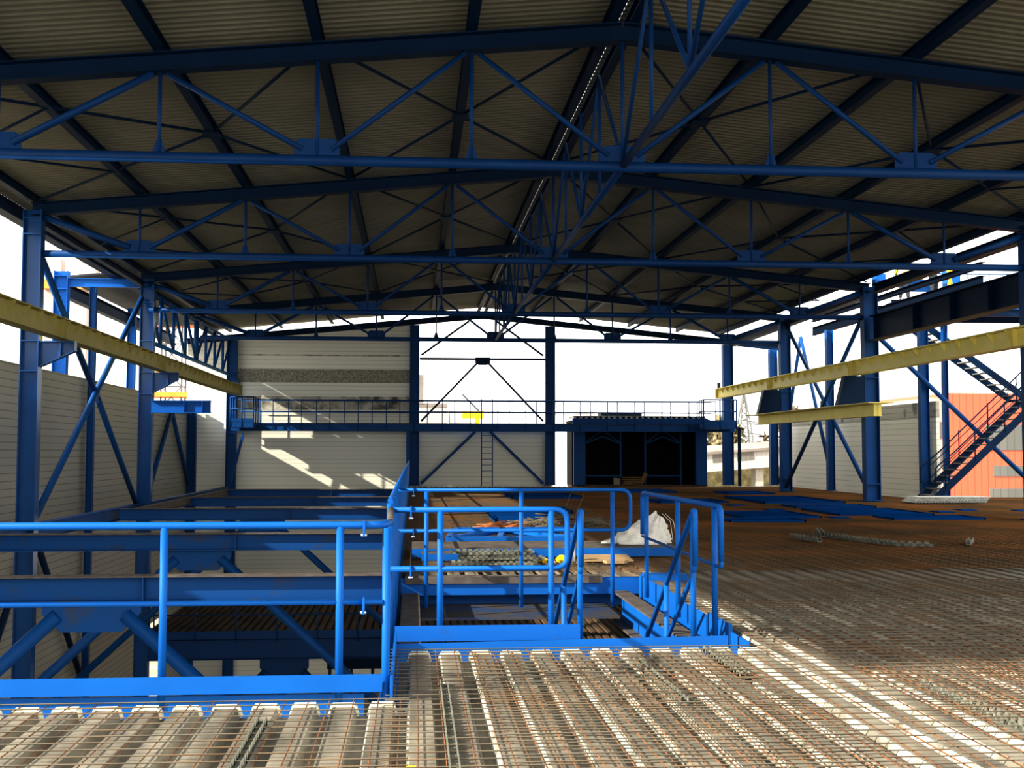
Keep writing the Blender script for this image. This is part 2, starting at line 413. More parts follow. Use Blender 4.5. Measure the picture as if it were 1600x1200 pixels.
# roof bracing
SIDE = {-3: 'outer left', -1: 'inner left', 1: 'inner right', 3: 'outer right'}
BAY = {1: 'in front of the second roof truss', 2: 'in front of the third roof truss', 3: 'in front of the farthest roof truss'}
def zb(x): return zt(x) + .17
for b in (1, 2, 3):
    y0, y1 = T[b], T[b+1]; ym = (y0 + y1) / 2
    for c in (-3, -1, 1, 3):
        xc = XR + c*PP
        t = thing('roof_cross_bracing', f'{SIDE[c]} crossed roof rods {BAY[b]}', 'bracing', (xc, ym, zb(xc)), 'roof cross bracing')
        for sx in (-1, 1):
            xe = xc + sx*PP
            if abs(c) == 3 and sx == (1 if c > 0 else -1): xe = xc + sx*2*PP
            for ye in (y0, y1):
                p = Vector((xc, ym, zb(xc))); q = Vector((xe, ye, zb(xe)))
                MB().tube([p, q - (q - p).normalized()*.25], .028, 8).build('rod', BLUE_DK, t)
        m = MB(); m.box((xc-.16, ym-.2, zb(xc)-.05), (xc+.16, ym+.2, zb(xc)-.03)); m.build('centre_plate', BLUE_DK, t)
        if abs(c) == 3:
            s = 1 if c > 0 else -1
            for f in (.25, .75):
                yq = y0 + (y1-y0)*f; xq = xc + s*PP; xo = xc + s*1.95*PP
                MB().tube([(xq, yq, zb(xq)-.02), (xo, ym, zb(xo)-.02)], .024, 8).build('edge_rod', BLUE_DK, t)

# ------------------------------------------------------------------ columns
def column(name, label, x, y, z0, z1, depth, width, cat='column', web='y', mat=BLUE_MID, group=None, stiff=(), base=True, bracket=None, upper=None):
    """web='y': web faces +-y, flanges face +-x"""
    t = thing(name, label, cat, (x, y, z0), group)
    up = (1, 0, 0) if web == 'y' else (0, 1, 0)
    m = MB(); m.ibeam((x, y, z0), (x, y, z1), depth, width, up, tf=.022, tw=.014); m.build('shaft', mat, t)
    for z in stiff:
        m = MB(); d2, w2 = (depth/2-.02, width/2) if web == 'y' else (width/2, depth/2-.02)
        m.box((x-d2, y-w2, z-.01), (x+d2, y+w2, z+.01)); m.build('stiffener', mat, t)
    if base:
        m = MB(); d2, w2 = (depth/2+.06, width/2+.05) if web == 'y' else (width/2+.05, depth/2+.06)
        m.box((x-d2, y-w2, z0), (x+d2, y+w2, z0+.03)); m.build('base_plate', mat, t)
    if bracket:
        s, L, zt_, zb_ = bracket      # side, length, top, bottom
        m = MB(); xa = x + s*depth/2; xb = xa + s*L
        m.box((xa, y-.13, zt_-.025), (xb, y+.13, zt_))
        m.prism([(xa, y-.008, zt_), (xb, y-.008, zt_), (xb, y-.008, zt_-.22), (xa, y-.008, zb_)], (0, .016, 0))
        m.bar((xa, y, zb_), (xb, y, zt_-.22), .2, .02, (0, 0, 1)); m.bar((xb, y, zt_), (xb, y, zt_-.22), .2, .02, (1, 0, 0))
        m.box((xa + s*L*.6, y-.12, zt_-.03), (xa + s*L*.6 + .02, y+.12, zb_ + (zt_-.22-zb_)*.6))
        m.build('crane_bracket', mat, t)
    return t
column('steel_column', 'tall blue column at far left carrying second roof truss', -8.46, T[2], -9.4, 6.95, .40, .3, stiff=(3.35, 4.02, 6.4, 6.75, -.4), bracket=(1, .75, 4.02, 3.45), mat=BLUE_CO)
t3 = column('steel_column', 'blue left column under the third roof truss, with long rail bracket', -8.28, T[3], -9.4, 6.95, .42, .3, stiff=(3.35, 4.02, 5.0, 6.2, -.4), bracket=(1, .75, 4.02, 3.4), mat=BLUE_CO)
column('steel_column', 'blue column at left end of gable walkway', -8.33, YG-.1, -9.4, 6.66, .45, .34, stiff=(2.4, 4.0, 5.2))
column('steel_column', 'slim blue post in the corner of left wall and gable', -10.1, YG-.15, -9.4, 3.5, .40, .3)
column('wall_post', 'dark narrow post against the left cladding behind the long cross brace', -10.1, 37.7, -9.4, 7.0, .2, .2, cat='post')
column('outer_column', 'light blue column standing outside the left wall', -10.9, 37.1, -9.4, 7.15, .42, .3, stiff=(6.6, 7.0), base=False, mat=BLUE)
column('outer_column', 'narrow pale blue column outside the left wall, farther back', -10.9, 46.2, -9.4, 7.1, .3, .25, base=False, mat=BLUE)
# beam on which the rail rests beyond third column
m = MB(); m.ibeam((-8.05, T[3]-.35, 2.95), (-6.25, T[3]-.35, 2.95), .38, .24)
m.box((-7.05, T[3]-.47, 2.78), (-7.03, T[3]-.23, 3.12)); m.box((-6.5, T[3]-.47, 2.78), (-6.48, T[3]-.23, 3.12))
tag(m.build('cantilever_beam', BLUE), 'short light blue beam sticking out from left column below the yellow rail', 'beam')
# outer aisle beams
m = MB(); m.ibeam((-10.68, T[3], 6.8), (-8.5, T[3], 6.8), .26, .2)
tag(m.build('tie_beam', BLUE), 'light blue tie beam joining outer column to third truss column', 'beam')
m = MB(); m.ibeam((-10.95, T[3]+.2, 6.62), (-10.95, YG, 6.62), .42, .25)
tag(m.build('aisle_eave_beam', BLUE_DK), 'dark eave beam of the outer left aisle against the sky', 'beam')
m = MB(); m.prism([(-11.6, 39.4, 7.28), (-9.3, 39.4, 7.5), (-9.3, 39.4, 7.56), (-11.6, 39.4, 7.34)], (0, 15.6, 0))
tag(m.build('aisle_roof', STEEL_D), 'low dark roof slab over the outer left aisle', 'roof')
m = MB(); m.ibeam((-8.4, T[2]+.15, 6.74), (-8.4, T[3]-.16, 6.74), .16, .16)
tag(m.build('eave_strut', BLUE_DK), 'dark longitudinal strut joining left column heads under the eave', 'beam')

# right columns
column('steel_column', 'massive blue column at the right picture edge', 14.80, T[2], 0, 7.0, .66, .42, stiff=(3.9, 5.2))
RC3 = column('steel_column', 'blue right column under third truss, beside the girder end', 14.86, T[3], 0, 7.0, .48, .36, stiff=(.55, 4.0, 5.2))
RC4 = column('steel_column', 'blue right column under farthest truss, dark bracket on its left', 14.86, T[4], 0, 6.95, .42, .34, stiff=(.5, 4.0))
column('steel_column', 'blue gable column at right end of walkway', 14.85, YG-.1, 0, 6.66, .48, .34)
column('steel_column', 'slim corner column at far right end of gable', 17.05, YG-.15, 0, 6.45, .38, .3)
column('wall_post', 'blue wall post behind the right crossed braces', 17.05, 46.9, 0, 6.6, .28, .28, cat='post')
column('wall_post', 'blue stair tower post at the end of right cladding', 17.5, 39.0, 0, 6.3, .30, .26, cat='post')
column('wall_post', 'thin dark stair tower mast before the red building', 18.78, 40.08, 0, 6.4, .18, .18, cat='post')
# central gable columns
column('gable_column', 'dark gable column at the left of open middle bay', 0.02, YG-.05, 0, 7.47, .44, .3)
column('gable_column', 'dark gable column at the right of open middle bay', 6.37, YG-.05, 0, 7.47, .46, .3)

# ------------------------------------------------------------------ bracing of walls
def brace_thing(name, label, cat, bars, r=.07, plates=(), mat=BLUE_MID, group=None):
    p = Vector(bars[0][0]); t = thing(name, label, cat, p, group)
    for a, b in bars: MB().tube([a, b], r, 10).build('brace_bar', mat, t)
    for (c, ax, sz) in plates:
        m = MB(); c = Vector(c)
        if ax == 'x': m.box(c - Vector((.012, sz, sz)), c + Vector((.012, sz, sz)))
        else: m.box(c - Vector((sz, .012, sz*.8)), c + Vector((sz, .012, sz*.8)))
        m.build('joint_plate', mat, t)
    return t
brace_thing('wall_cross_brace', 'large tubular X brace before the left cladding', 'brace',
    [((-8.4, 27.0, 0.1), (-8.4, 36.8, 6.3)), ((-8.46, 27.0, 6.1), (-8.46, 31.9, 3.15)), ((-8.46, 32.2, 3.0), (-8.46, 36.8, 0.0))], .08, [((-8.43, 32.05, 3.1), 'x', .2)])
brace_thing('wall_v_brace', 'inverted V brace on the left cladding beside gable corner', 'brace',
    [((-10.15, 46.4, .2), (-10.15, 50.1, 3.15)), ((-10.15, 54.1, .1), (-10.15, 50.4, 3.15))], .09)
brace_thing('lower_v_brace', 'inverted V brace low on the left wall below the deck', 'brace',
    [((-10.1, 27.5, -5.2), (-10.1, 32.2, -.7)), ((-10.1, 37.1, -5.2), (-10.1, 32.5, -.7))], .09, mat=BLUE_DK)
m = MB(); m.ibeam((-10.15, 46.0, 3.32), (-10.15, 54.4, 3.32), .12, .12)
tag(m.build('wall_rail', BLUE), 'thin rail capping the low left cladding near the gable', 'rail')
brace_thing('wall_cross_brace', 'X brace between the two right columns in front', 'brace',
    [((14.86, T[4]-.2, 6.7), (14.86, T[3]+.2, .25)), ((14.8, T[4]-.2, .2), (14.8, T[3]+.2, 6.2))], .075, [((14.83, 41.55, 3.25), 'x', .2)])
brace_thing('wall_cross_brace', 'farther X brace seen behind the right columns on cladding line', 'brace',
    [((17.3, 54.4, .1), (17.3, 51.2, 6.7)), ((17.25, 51.0, 6.7), (17.25, 47.1, .1))], .075)
brace_thing('tower_brace', 'long diagonal brace descending right in front of the stairs', 'brace',
    [((15.2, 38.75, 6.1), (21.7, 38.75, .02))], .085, [((15.75, 38.75, 5.58), 'y', .12)])
# gable bracing
t = thing('gable_bracing', 'thin dark tie and K bracing filling the open gable bay', 'bracing', (3.2, YG, 2.8))
MB().bar((.25, YG, 5.9), (6.15, YG, 5.9), .08, .1).build('tie_bar', BLUE_DK, t)
m = MB(); m.prism([(2.85, YG-.02, 5.98), (3.55, YG-.02, 5.98), (3.55, YG-.02, 5.72), (3.4, YG-.02, 5.62), (3.0, YG-.02, 5.62), (2.85, YG-.02, 5.72)], (0, .03, 0)); m.build('joint_plate', BLUE_DK, t)
for a, b in (((2.95, 5.72), (.33, 2.98)), ((3.45, 5.72), (6.06, 2.98)), ((.33, 6.07), (2.55, 7.68)), ((6.06, 6.07), (3.85, 7.68))):
    MB().bar((a[0], YG-.03, a[1]), (b[0], YG-.03, b[1]), .07, .09).build('brace_bar', BLUE_DK, t)
t = thing('gable_bracing', 'blue inverted V braces on the cream panel behind the ladder', 'bracing', (3.1, YG-.1, 0))
for a, b in (((2.85, 2.5), (.34, .08)), ((3.55, 2.5), (6.05, .08))):
    MB().bar((a[0], YG-.1, a[1]), (b[0], YG-.1, b[1]), .1, .12).build('brace_bar', BLUE_MID, t)

# lattice girder on the left
t = thing('lattice_girder', 'blue lattice girder at left spanning from third column to gable', 'girder', (-8.4, 46, 5.0))
ya, yb, yc = T[3]+.25, T[4], YG-.35
MB().tube([(-8.4, ya, 5.06), (-8.4, yc, 5.06)], .075, 10).build('bottom_chord', BLUE_OLD, t)
MB().tube([(-8.4, ya, 6.66), (-8.4, yc, 6.66)], .06, 10).build('top_chord', BLUE_MID, t)
for k in range(1, 5):
    for (p, q, s) in ((ya, yb, 1), (yc, yb, -1)):
        y1 = p + (q-p)*k/4; y0 = p + (q-p)*(k-1)/4
        if not (k == 4 and s == -1): MB().tube([(-8.4, y1, 5.1), (-8.4, y1, 6.62)], .06 if k < 4 else .1, 8).build('post', BLUE_MID, t)
        MB().tube([(-8.4, y0, 6.62), (-8.4, y1, 5.1)], .055, 8).build('brace', BLUE_MID, t)

# ------------------------------------------------------------------ crane rails
def crane_rail(label, x, y0, y1, z0=4.07, h=.46, side=1, stiff=True, step=.87, stop=False, mat=YELLOW):
    t = thing('crane_runway_beam', label, 'crane rail', (x, (y0+y1)/2, z0), 'yellow crane rails')
    zc = z0 + h/2
    m = MB(); m.ibeam((x, y0, zc), (x, y1, zc), h, .32, tf=.022, tw=.014); m.bar((x, y0, z0+h+.02), (x, y1, z0+h+.02), .05, .05); m.build('beam', mat, t)
    if stiff:
        y = y0 + .25
        while y < y1 - .1:
            m = MB()
            for s in (-1, 1):
                m.prism([(x, y, z0+h-.02), (x+s*.155, y, z0+h-.02), (x+s*.155, y, z0+h-.05), (x, y, z0+h-.25)], (0, .016, 0))
            m.build('stiffener', mat, t); y += step
    for y in ((y0+.02, y1-.04)):
        m = MB(); m.box((x-.125, y, z0+.02), (x+.125, y+.016, z0+h-.02)); m.build('end_plate', mat, t)
    if stop:
        m = MB(); m.box((x-.06, y1-.3, z0+h+.02), (x+.06, y1-.1, z0+h+.28)); m.build('buffer_stop', STEEL_D, t)
    return t
XC1, XC2 = -7.85, 14.28
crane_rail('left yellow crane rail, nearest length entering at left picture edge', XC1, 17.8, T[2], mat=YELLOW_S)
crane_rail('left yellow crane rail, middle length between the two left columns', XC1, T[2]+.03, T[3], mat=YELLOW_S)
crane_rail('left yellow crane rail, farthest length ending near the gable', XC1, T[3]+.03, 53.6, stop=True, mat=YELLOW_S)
crane_rail('right yellow crane rail, nearest length at right picture edge', XC2, 18.5, T[2])
crane_rail('right yellow crane rail, length in front of the plate girder', XC2, T[2]+.03, T[3])
crane_rail('right yellow crane rail, short length between third and fourth columns', XC2, T[3]+.03, T[4])
crane_rail('right yellow crane rail, farthest length with a small stop', XC2, T[4]+.03, 54.2, stop=True)
t = thing('spare_crane_beam', 'loose yellow beam resting below the right crane rail', 'beam', (13.95, 40.3, 2.66))
m = MB(); m.ibeam((13.95, 34.3, 2.86), (13.95, 46.6, 2.86), .38, .3); m.build('beam', YELLOW, t)
m = MB(); m.box((13.55, 34.0, 3.05), (14.35, 47.2, 3.08)); m.build('top_plate', YELLOW, t)
m = MB(); m.box((13.83, 34.3, 2.69), (14.07, 34.32, 3.03)); m.build('end_plate', YELLOW, t)
for y, col_ in ((T[3]-.02, RC3), (T[4]-.02, RC4)):
    m = MB(); m.prism([(14.62, y-.15, 4.05), (13.95, y-.15, 4.05), (13.7, y-.15, 3.09), (14.62, y-.15, 3.09)], (0, .3, 0))
    m.build('crane_bracket', BLUE_DK, col_)

# ------------------------------------------------------------------ right girder, upper platform, stairs
t = thing('plate_girder', 'deep dark plate girder high on the right between two columns', 'girder', (15.0, 32, 5.25))
m = MB(); m.ibeam((14.95, T[2]+.21, 5.62), (14.95, T[3]-.18, 5.62), .78, .36, tf=.03, tw=.02, skip=('b',)); m.build('web', BLUE_DK, t)
m = MB(); m.box((14.77, T[2]+.21, 5.2), (15.13, T[3]-.18, 5.23)); m.build('bottom_flange', PRIMER, t)
for y in (29.0, 31.2, 33.6):
    m = MB(); m.box((14.79, y, 5.24), (15.11, y+.02, 5.98)); m.build('stiffener', BLUE_DK, t)
t = thing('eave_beam', 'dark beam with brown underside above the plate girder, at the right eave', 'beam', (15.0, 32, 6.72))
m = MB(); m.ibeam((15.0, T[2]+.21, 6.91), (15.0, T[3]-.18, 6.91), .27, .3, skip=('b',)); m.build('web', BLUE_DK, t)
m = MB(); m.box((14.85, T[2]+.21, 6.765), (15.15, T[3]-.18, 6.785)); m.build('bottom_flange', PRIMER, t)
m = MB(); m.ibeam((15.0, T[3]+.25, 6.86), (15.0, YG-.4, 6.7), .28, .3); tag(m.build('eave_beam', BLUE_DK), 'dark eave beam beyond the third right column', 'beam')
for (z, h, lab) in ((7.36, .17, 'upper dark beam edging the outer platform, between bright slits'), (6.85, .34, 'lower dark beam under outer platform, just over the girder')):
    m = MB(); m.ibeam((17.45, 34.5, z), (17.45, 50.0, z), h, .2); tag(m.build('platform_beam', NIGHT), lab, 'beam', 'outer platform beams')
t = thing('work_platform', 'blue outdoor platform with railing high at right behind girder', 'platform', (21, 42.4, 7.2))
m = MB(); m.box((18.05, 41.8, 7.2), (25.0, 43.4, 7.26)); m.build('deck_plate', BLUE_DK, t)
m = MB(); m.box((18.75, 43.6, 7.78), (20.0, 43.66, 8.25)); m.build('side_panel', BLUE_MID, t)
for i in range(6):
    x = 20.6 + i*.85
    MB().tube([(x, 43.6, 7.26), (x, 43.6, 8.5)], .022, 6).build('railing_post', BLUE_MID, t)
MB().tube([(20.0, 43.6, 8.5), (25.0, 43.6, 8.5)], .025, 6).build('handrail', BLUE_MID, t)
MB().tube([(20.4, 43.6, 8.4), (21.4, 43.6, 7.4)], .022, 6).build('railing_brace', BLUE_MID, t)
m = MB(); m.box((20.35, 43.0, 7.26), (20.85, 43.5, 8.7)); m.build('tool_cabinet', BLUE, t)
for y in (41.7, 43.4):
    m = MB(); m.ibeam((17.55, y, 7.1), (25, y, 7.1), .18, .12); m.build('bearer', BLUE_DK, t)
m = MB(); m.box((24.6, 42.4, 0), (24.84, 42.64, 7.0)); m.build('support_post', BLUE_DK, t)
m = MB(); m.box((15.05, 37.0, 7.02), (15.4, 37.3, 7.42)); tag(m.build('head_box', BLUE), 'light blue steel box at the head of the third right column', 'bracket')

def stair(label, p0, p1, width, ntread, rails=True, loop=True):
    """flight in the x-z plane from p0=(x,y,z) up to p1, width along +y"""
    x0, y0, z0 = p0; x1, _, z1 = p1
    t = thing('steel_stair', label, 'stair', p0, 'stair flights')
    for y in (y0, y0 + width):
        MB().bar((x0, y, z0), (x1, y, z1), .03, .24, (0, 0, 1)).build('stringer', BLUE_DK, t)
    for k in range(ntread):
        f = (k + .6) / ntread; x = x0 + (x1-x0)*f; z = z0 + (z1-z0)*f
        m = MB(); m.box((x-.13, y0+.02, z), (x+.13, y0+width-.02, z+.035)); m.build('tread', TREAD, t)
    if rails:
        sl = (z1-z0)/(x1-x0); s = 1 if x1 > x0 else -1
        for y in (y0, y0 + width):
            top = [(x0 + s*.05, y, z0 + .55), (x0 + s*.05, y, z0+1.05), (x0 + s*.75, y, z0 + 1.05 + abs(sl)*.62), (x1, y, z1 + 1.0)]
            low = [(x0 + s*.05, y, z0 + .55), (x0 + s*.2, y, z0+.5), (x1, y, z1 + .45)]
            MB().tube(rnd(top, .15), .024, 8).build('handrail', BLUE_DK, t)
            MB().tube(rnd(low, .1), .018, 8).build('middle_rail', BLUE_DK, t)
            MB().tube([(x0+s*.3, y, z0 + .85+abs(sl)*.3-.1), (x1, y, z1 + .72)], .014, 6).build('middle_rail', BLUE_DK, t)
            for f in (.1, .36, .62, .88):
                x = x0 + (x1-x0)*f; z = z0 + (z1-z0)*f
                MB().tube([(x, y, z), (x, y, z + 1.03)], .022, 8).build('railing_post', BLUE_DK, t)
    return t
stair('lower dark steel stair rising right in front of the red building', (17.1, 37.45, 0), (21.1, 37.45, 3.6), 1.15, 17)
stair('upper steel stair flight climbing left above the yellow rail', (21.9, 40.3, 3.5), (17.9, 40.3, 6.3), 1.15, 14, rails=False)
t = bpy.data.objects['steel_stair.001']
m = MB(); m.box((21.85, 40.2, 3.42), (23.2, 41.5, 3.5)); m.build('half_landing', BLUE_DK, t)
m = MB(); m.box((22.9, 40.8, 0), (23.1, 41.0, 3.42)); m.build('support_post', BLUE_DK, t)
t = thing('stair_landing', 'blue landing platform under plate girder at upper right', 'platform', (20.2, 37.4, 6.0))
m = MB(); m.box((18.0, 36.4, 6.22), (22.5, 38.4, 6.32)); m.build('deck_plate', BLUE, t)
for y in (36.45, 38.35):
    m = MB(); m.ibeam((18.0, y, 6.1), (22.5, y, 6.1), .22, .12); m.build('edge_beam', BLUE_DK, t)
m = MB(); m.box((22.2, 37.6, 0), (22.4, 37.8, 6.0)); m.build('support_post', BLUE_DK, t)

# ------------------------------------------------------------------ pit framing
BEAM = [('A', 15.54, -4.1, 'nearest cross beam over the open pit, seen below the handrail'), ('B', 23.33, -4.15, 'second cross beam over the pit, with scuffed brown paint'),
        ('C', 33.41, -4.2, 'third cross beam over the pit, level with the handrail'), ('D', 41.5, -4.2, 'fourth cross beam over the pit, just above the handrail'), ('E', 49.8, -4.2, 'farthest cross beam over the pit, below the gable')]
for k, (n, y, xc, lab) in enumerate(BEAM):
    t = thing('pit_beam', 'blue ' + lab, 'beam', (xc, y, -.33), 'cross beams over the pit')
    m = MB(); m.ibeam((-8.1, y, -.165), (-.3, y, -.165), .33, .26, skip=('t',)); m.build('web', BLUE_BM if k < 2 else BLUE_MID, t)
    m = MB(); m.box((-8.1, y-.13, -.02), (-.3, y+.13, 0)); m.build('top_flange', PRIMER, t)
    m = MB(); m.box((-3.45 + .55*k*0, y-.12, -.31), (-3.43, y+.12, -.02)); m.build('stiffener', BLUE_MID, t)
    if k < 3:
        m = MB(); m.prism([(xc-.62, y-.012, -.33), (xc+.62, y-.012, -.33), (xc+.62, y-.012, -.48), (xc+.38, y-.012, -.72), (xc-.38, y-.012, -.72), (xc-.62, y-.012, -.48)], (0, .024, 0))
        m.build('gusset_plate', BLUE_BM if k < 2 else BLUE_MID, t)
        for s, xe in ((-1, -8.2 if k == 0 else -10.2), (1, -.25)):
            a = xc + s*.42; L = abs(xe - a)
            MB().tube([(a, y, -.5), (xe, y, -.5 - L*.92)], .095, 12).build('brace', BLUE_MID, t)
m = MB(); m.ibeam((-8.4, 2, -.2), (-8.4, 54.3, -.2), .36, .24); tag(m.build('floor_edge_beam', BLUE_MID), 'blue floor beam running back along the left columns', 'beam')
m = MB(); m.ibeam((-7.7, 34, -.12), (-7.7, 49.6, -.12), .24, .2); tag(m.build('floor_rail_beam', PRIMER), 'brown topped beam running back under the left crane rail', 'beam')
t = thing('pit_edge_beam', 'blue beam along the right edge of pit under the railing', 'beam', (-.2, 30, -.4))
m = MB(); m.ibeam((-.2, 8.0, -.25), (-.2, 54.4, -.25), .45, .16, skip=('t',)); m.build('web', BLUE_MID, t)
for y in (15.54, 23.33, 33.41, 41.5, 49.8):
    m = MB(); m.box((-.32, y+.2, -9.4), (-.08, y+.5, -.48)); m.build('support_post', BLUE_DK, t)
# lower level edge
t = thing('lower_edge_beam', 'dark blue beam fronting the lower floor inside the pit', 'beam', (-4.2, T[3], -4.8))
m = MB(); m.ibeam((-8.1, T[3], -4.52), (-.4, T[3], -4.52), .6, .3); m.build('web', BLUE_TR, t)
m = MB(); m.box((-8.1, T[3]-.06, -4.2), (-.4, T[3]-.04, -3.95)); m.build('kick_plate', BLUE_TR, t)
m = MB(); m.prism([(-4.7, T[3]-.02, -4.82), (-3.2, T[3]-.02, -4.82), (-3.2, T[3]-.02, -5.1), (-3.5, T[3]-.02, -5.4), (-4.4, T[3]-.02, -5.4), (-4.7, T[3]-.02, -5.1)], (0, .04, 0)); m.build('gusset_plate', BLUE_TR, t)
for a, b in (((-4.5, -5.2), (-7.2, -7.9)), ((-3.4, -5.2), (-.8, -7.9))):
    MB().tube([(a[0], T[3], a[1]), (b[0], T[3], b[1])], .12, 10).build('brace', BLUE_TR, t)
t = thing('lower_railing', 'dim blue railing on the lower floor inside the pit', 'railing', (-4.2, T[3]-.1, -4))
for z in (-2.95, -3.45): MB().tube([(-8.0, T[3]-.1, z), (-.4, T[3]-.1, z)], .022, 6).build('rail', BLUE_TR, t)
for i in range(7): MB().tube([(-7.9 + i*1.24, T[3]-.1, -4.3), (-7.9 + i*1.24, T[3]-.1, -2.95)], .024, 6).build('railing_post', BLUE_TR, t)
column('basement_column', 'blue lower column seen under the dark pit beam', -5.5, 51, -9.4, -4.2, .4, .4, mat=BLUE_DK)
# lower clutter
t = thing('pipe_rack', 'dark pipework and machinery far down at the pit bottom', 'machinery', (-2.0, 46, -9.4))
m = MB(); m.box((-3.2, 45, -6.6), (-.8, 47, -6.2)); m.build('frame_top', BLUE_DK, t)
for x in (-3.1, -2.3, -1.5, -.9): MB().tube([(x, 45.1, -9.4), (x, 45.1, -5.4)], .06, 8).build('pipe', STEEL_D, t)
for z in (-5.9, -7.0): MB().tube([(-3.3, 45.0, z), (-.7, 45.0, z)], .07, 8).build('pipe', STEEL_D, t)

# ------------------------------------------------------------------ near edge plates and railings
m = MB(); m.box((-8.3, 7.99, -.4), (-.32, 8.01, -.02)); tag(m.build('edge_plate', BLUE), 'bright blue edge strip behind left rib ends, below kick board', 'edge plate')
m = MB(); m.prism([(-.13, 9.86, -.12), (2.68, 9.9, -.12), (2.68, 9.9, .03), (-.13, 9.86, .0)], (0, .02, 0))
m.box((-.15, 9.86, -.5), (2.68, 9.89, -.12))
tag(m.build('edge_plate', BLUE), 'bright blue edge strip in front of the stair opening', 'edge plate')
m = MB(); m.box((-.15, 7.9, -.45), (-.13, 9.9, .10)); tag(m.build('edge_plate', BLUE), 'narrow blue upright strip at the step in deck edge', 'edge plate')

t = thing('handrail_barrier', 'long bright blue handrail across left foreground beside the pit', 'railing', (-4, 8.0, 0), 'blue handrails')
m = MB(); m.box((-8.3, 7.94, 0.0), (-.2, 7.955, .115)); m.build('kick_plate', BLUE, t)
MB().tube(rnd([(-8.3, 8.0, 1.1), (-.2, 8.0, 1.1), (-.16, 8.3, 1.1)], .1), .026, 12).build('top_rail', BLUE, t)
MB().tube([(-.16, 8.28, 1.1), (-.19, 10.1, 1.1)], .026, 12).build('return_rail', PRIMER, t)
MB().tube([(-8.3, 8.0, .585), (-.2, 8.0, .585)], .017, 10).build('middle_rail', BLUE, t)
for x in (-6.3, -5.14, -3.97, -2.81, -1.65, -.49): MB().tube([(x, 8.0, -.1), (x, 8.0, 1.09)], .026, 12).build('railing_post', BLUE, t)
MB().tube([(-.18, 8.02, -.55), (-.18, 8.02, 1.08)], .027, 12).build('railing_post', BLUE, t)
for x in (-.33,):
    for z in (1.1, .585):
        m = MB(); m.box((x-.008, 7.955, z-.075), (x+.008, 8.03, z+.03)); cl = m.build('rail_clamp', BLUE, t)
        m = MB(); m.tube([(x-.02, 7.965, z-.065), (x+.02, 7.965, z-.065)], .010, 8); m.build('clamp_bolt', CLAMP, cl)

t = thing('handrail_barrier', 'blue railing running straight back along the pit edge', 'railing', (-.2, 30, 0), 'blue handrails')
MB().tube([(-.2, 10.2, 1.17), (-.2, 54.0, 1.17)], .024, 10).build('top_rail', BLUE_OLD, t)
MB().tube([(-.2, 10.2, .62), (-.2, 54.0, .62)], .017, 8).build('middle_rail', BLUE, t)
y = 10.15
while y < 54:
    MB().tube([(-.2, y, -.45), (-.2, y, 1.15)], .028, 8).build('railing_post', BLUE, t); y += 1.2
m = MB(); m.box((-.215, 10.2, -.02), (-.2, 54, .16)); m.build('kick_plate', BLUE, t)

def clampset(t, pts, y):
    for x, z in pts:
        m = MB(); m.box((x-.007, y-.035, z-.08), (x+.007, y+.03, z+.03)); cl = m.build('rail_clamp', BLUE, t)
        m = MB(); m.tube([(x-.02, y-.03, z-.07), (x+.02, y-.03, z-.07)], .010, 8); m.build('clamp_bolt', CLAMP, cl)
t = thing('handrail_barrier', 'near blue railing with rounded end before the stair opening', 'railing', (.6, 10.05, 0), 'blue handrails')
MB().tube(rnd([(-.2, 10.05, 1.1), (1.32, 10.05, 1.1), (1.32, 10.05, .6), (-.2, 10.05, .6)], .11), .024, 12).build('looped_rail', BLUE, t)
for x in (.23, 1.18): MB().tube([(x, 10.05, -.1), (x, 10.05, 1.09)], .027, 12).build('railing_post', BLUE, t)
m = MB(); m.box((-.15, 9.98, .0), (1.42, 9.995, .13)); m.build('kick_plate', BLUE_OLD, t)
clampset(t, ((-.02, 1.1), (-.02, .6)), 10.05)

t = thing('handrail_barrier', 'far blue railing with rounded end behind the stair opening', 'railing', (1.2, 14.5, -.3), 'blue handrails')
MB().tube(rnd([(-.22, 14.5, 1.12), (2.7, 14.5, 1.12), (2.7, 14.5, .62), (-.22, 14.5, .62)], .13), .022, 12).build('looped_rail', BLUE, t)
for x in (.16, 1.33, 2.47): MB().tube([(x, 14.5, -.32), (x, 14.5, 1.1)], .027, 12).build('railing_post', BLUE, t)
clampset(t, ((0.0, 1.12), (0.0, .62)), 14.5)

t = thing('handrail_barrier', 'blue railing running back along right side of stair opening', 'railing', (2.75, 12, -.1), 'blue handrails')
MB().tube(rnd([(2.75, 10.36, .62), (2.75, 10.36, 1.1), (2.75, 14.0, 1.1), (2.75, 14.0, .6)], .11), .026, 12).build('looped_rail', BLUE, t)
MB().tube(rnd([(2.75, 10.36, .62), (2.75, 10.36, .56), (2.75, 10.6, .56), (2.75, 14.0, .58)], .06), .016, 10).build('middle_rail', BLUE, t)
for y in (10.6, 12.1, 13.75): MB().tube([(2.75, y, -.12), (2.75, y, 1.09)], .028, 12).build('railing_post', BLUE, t)

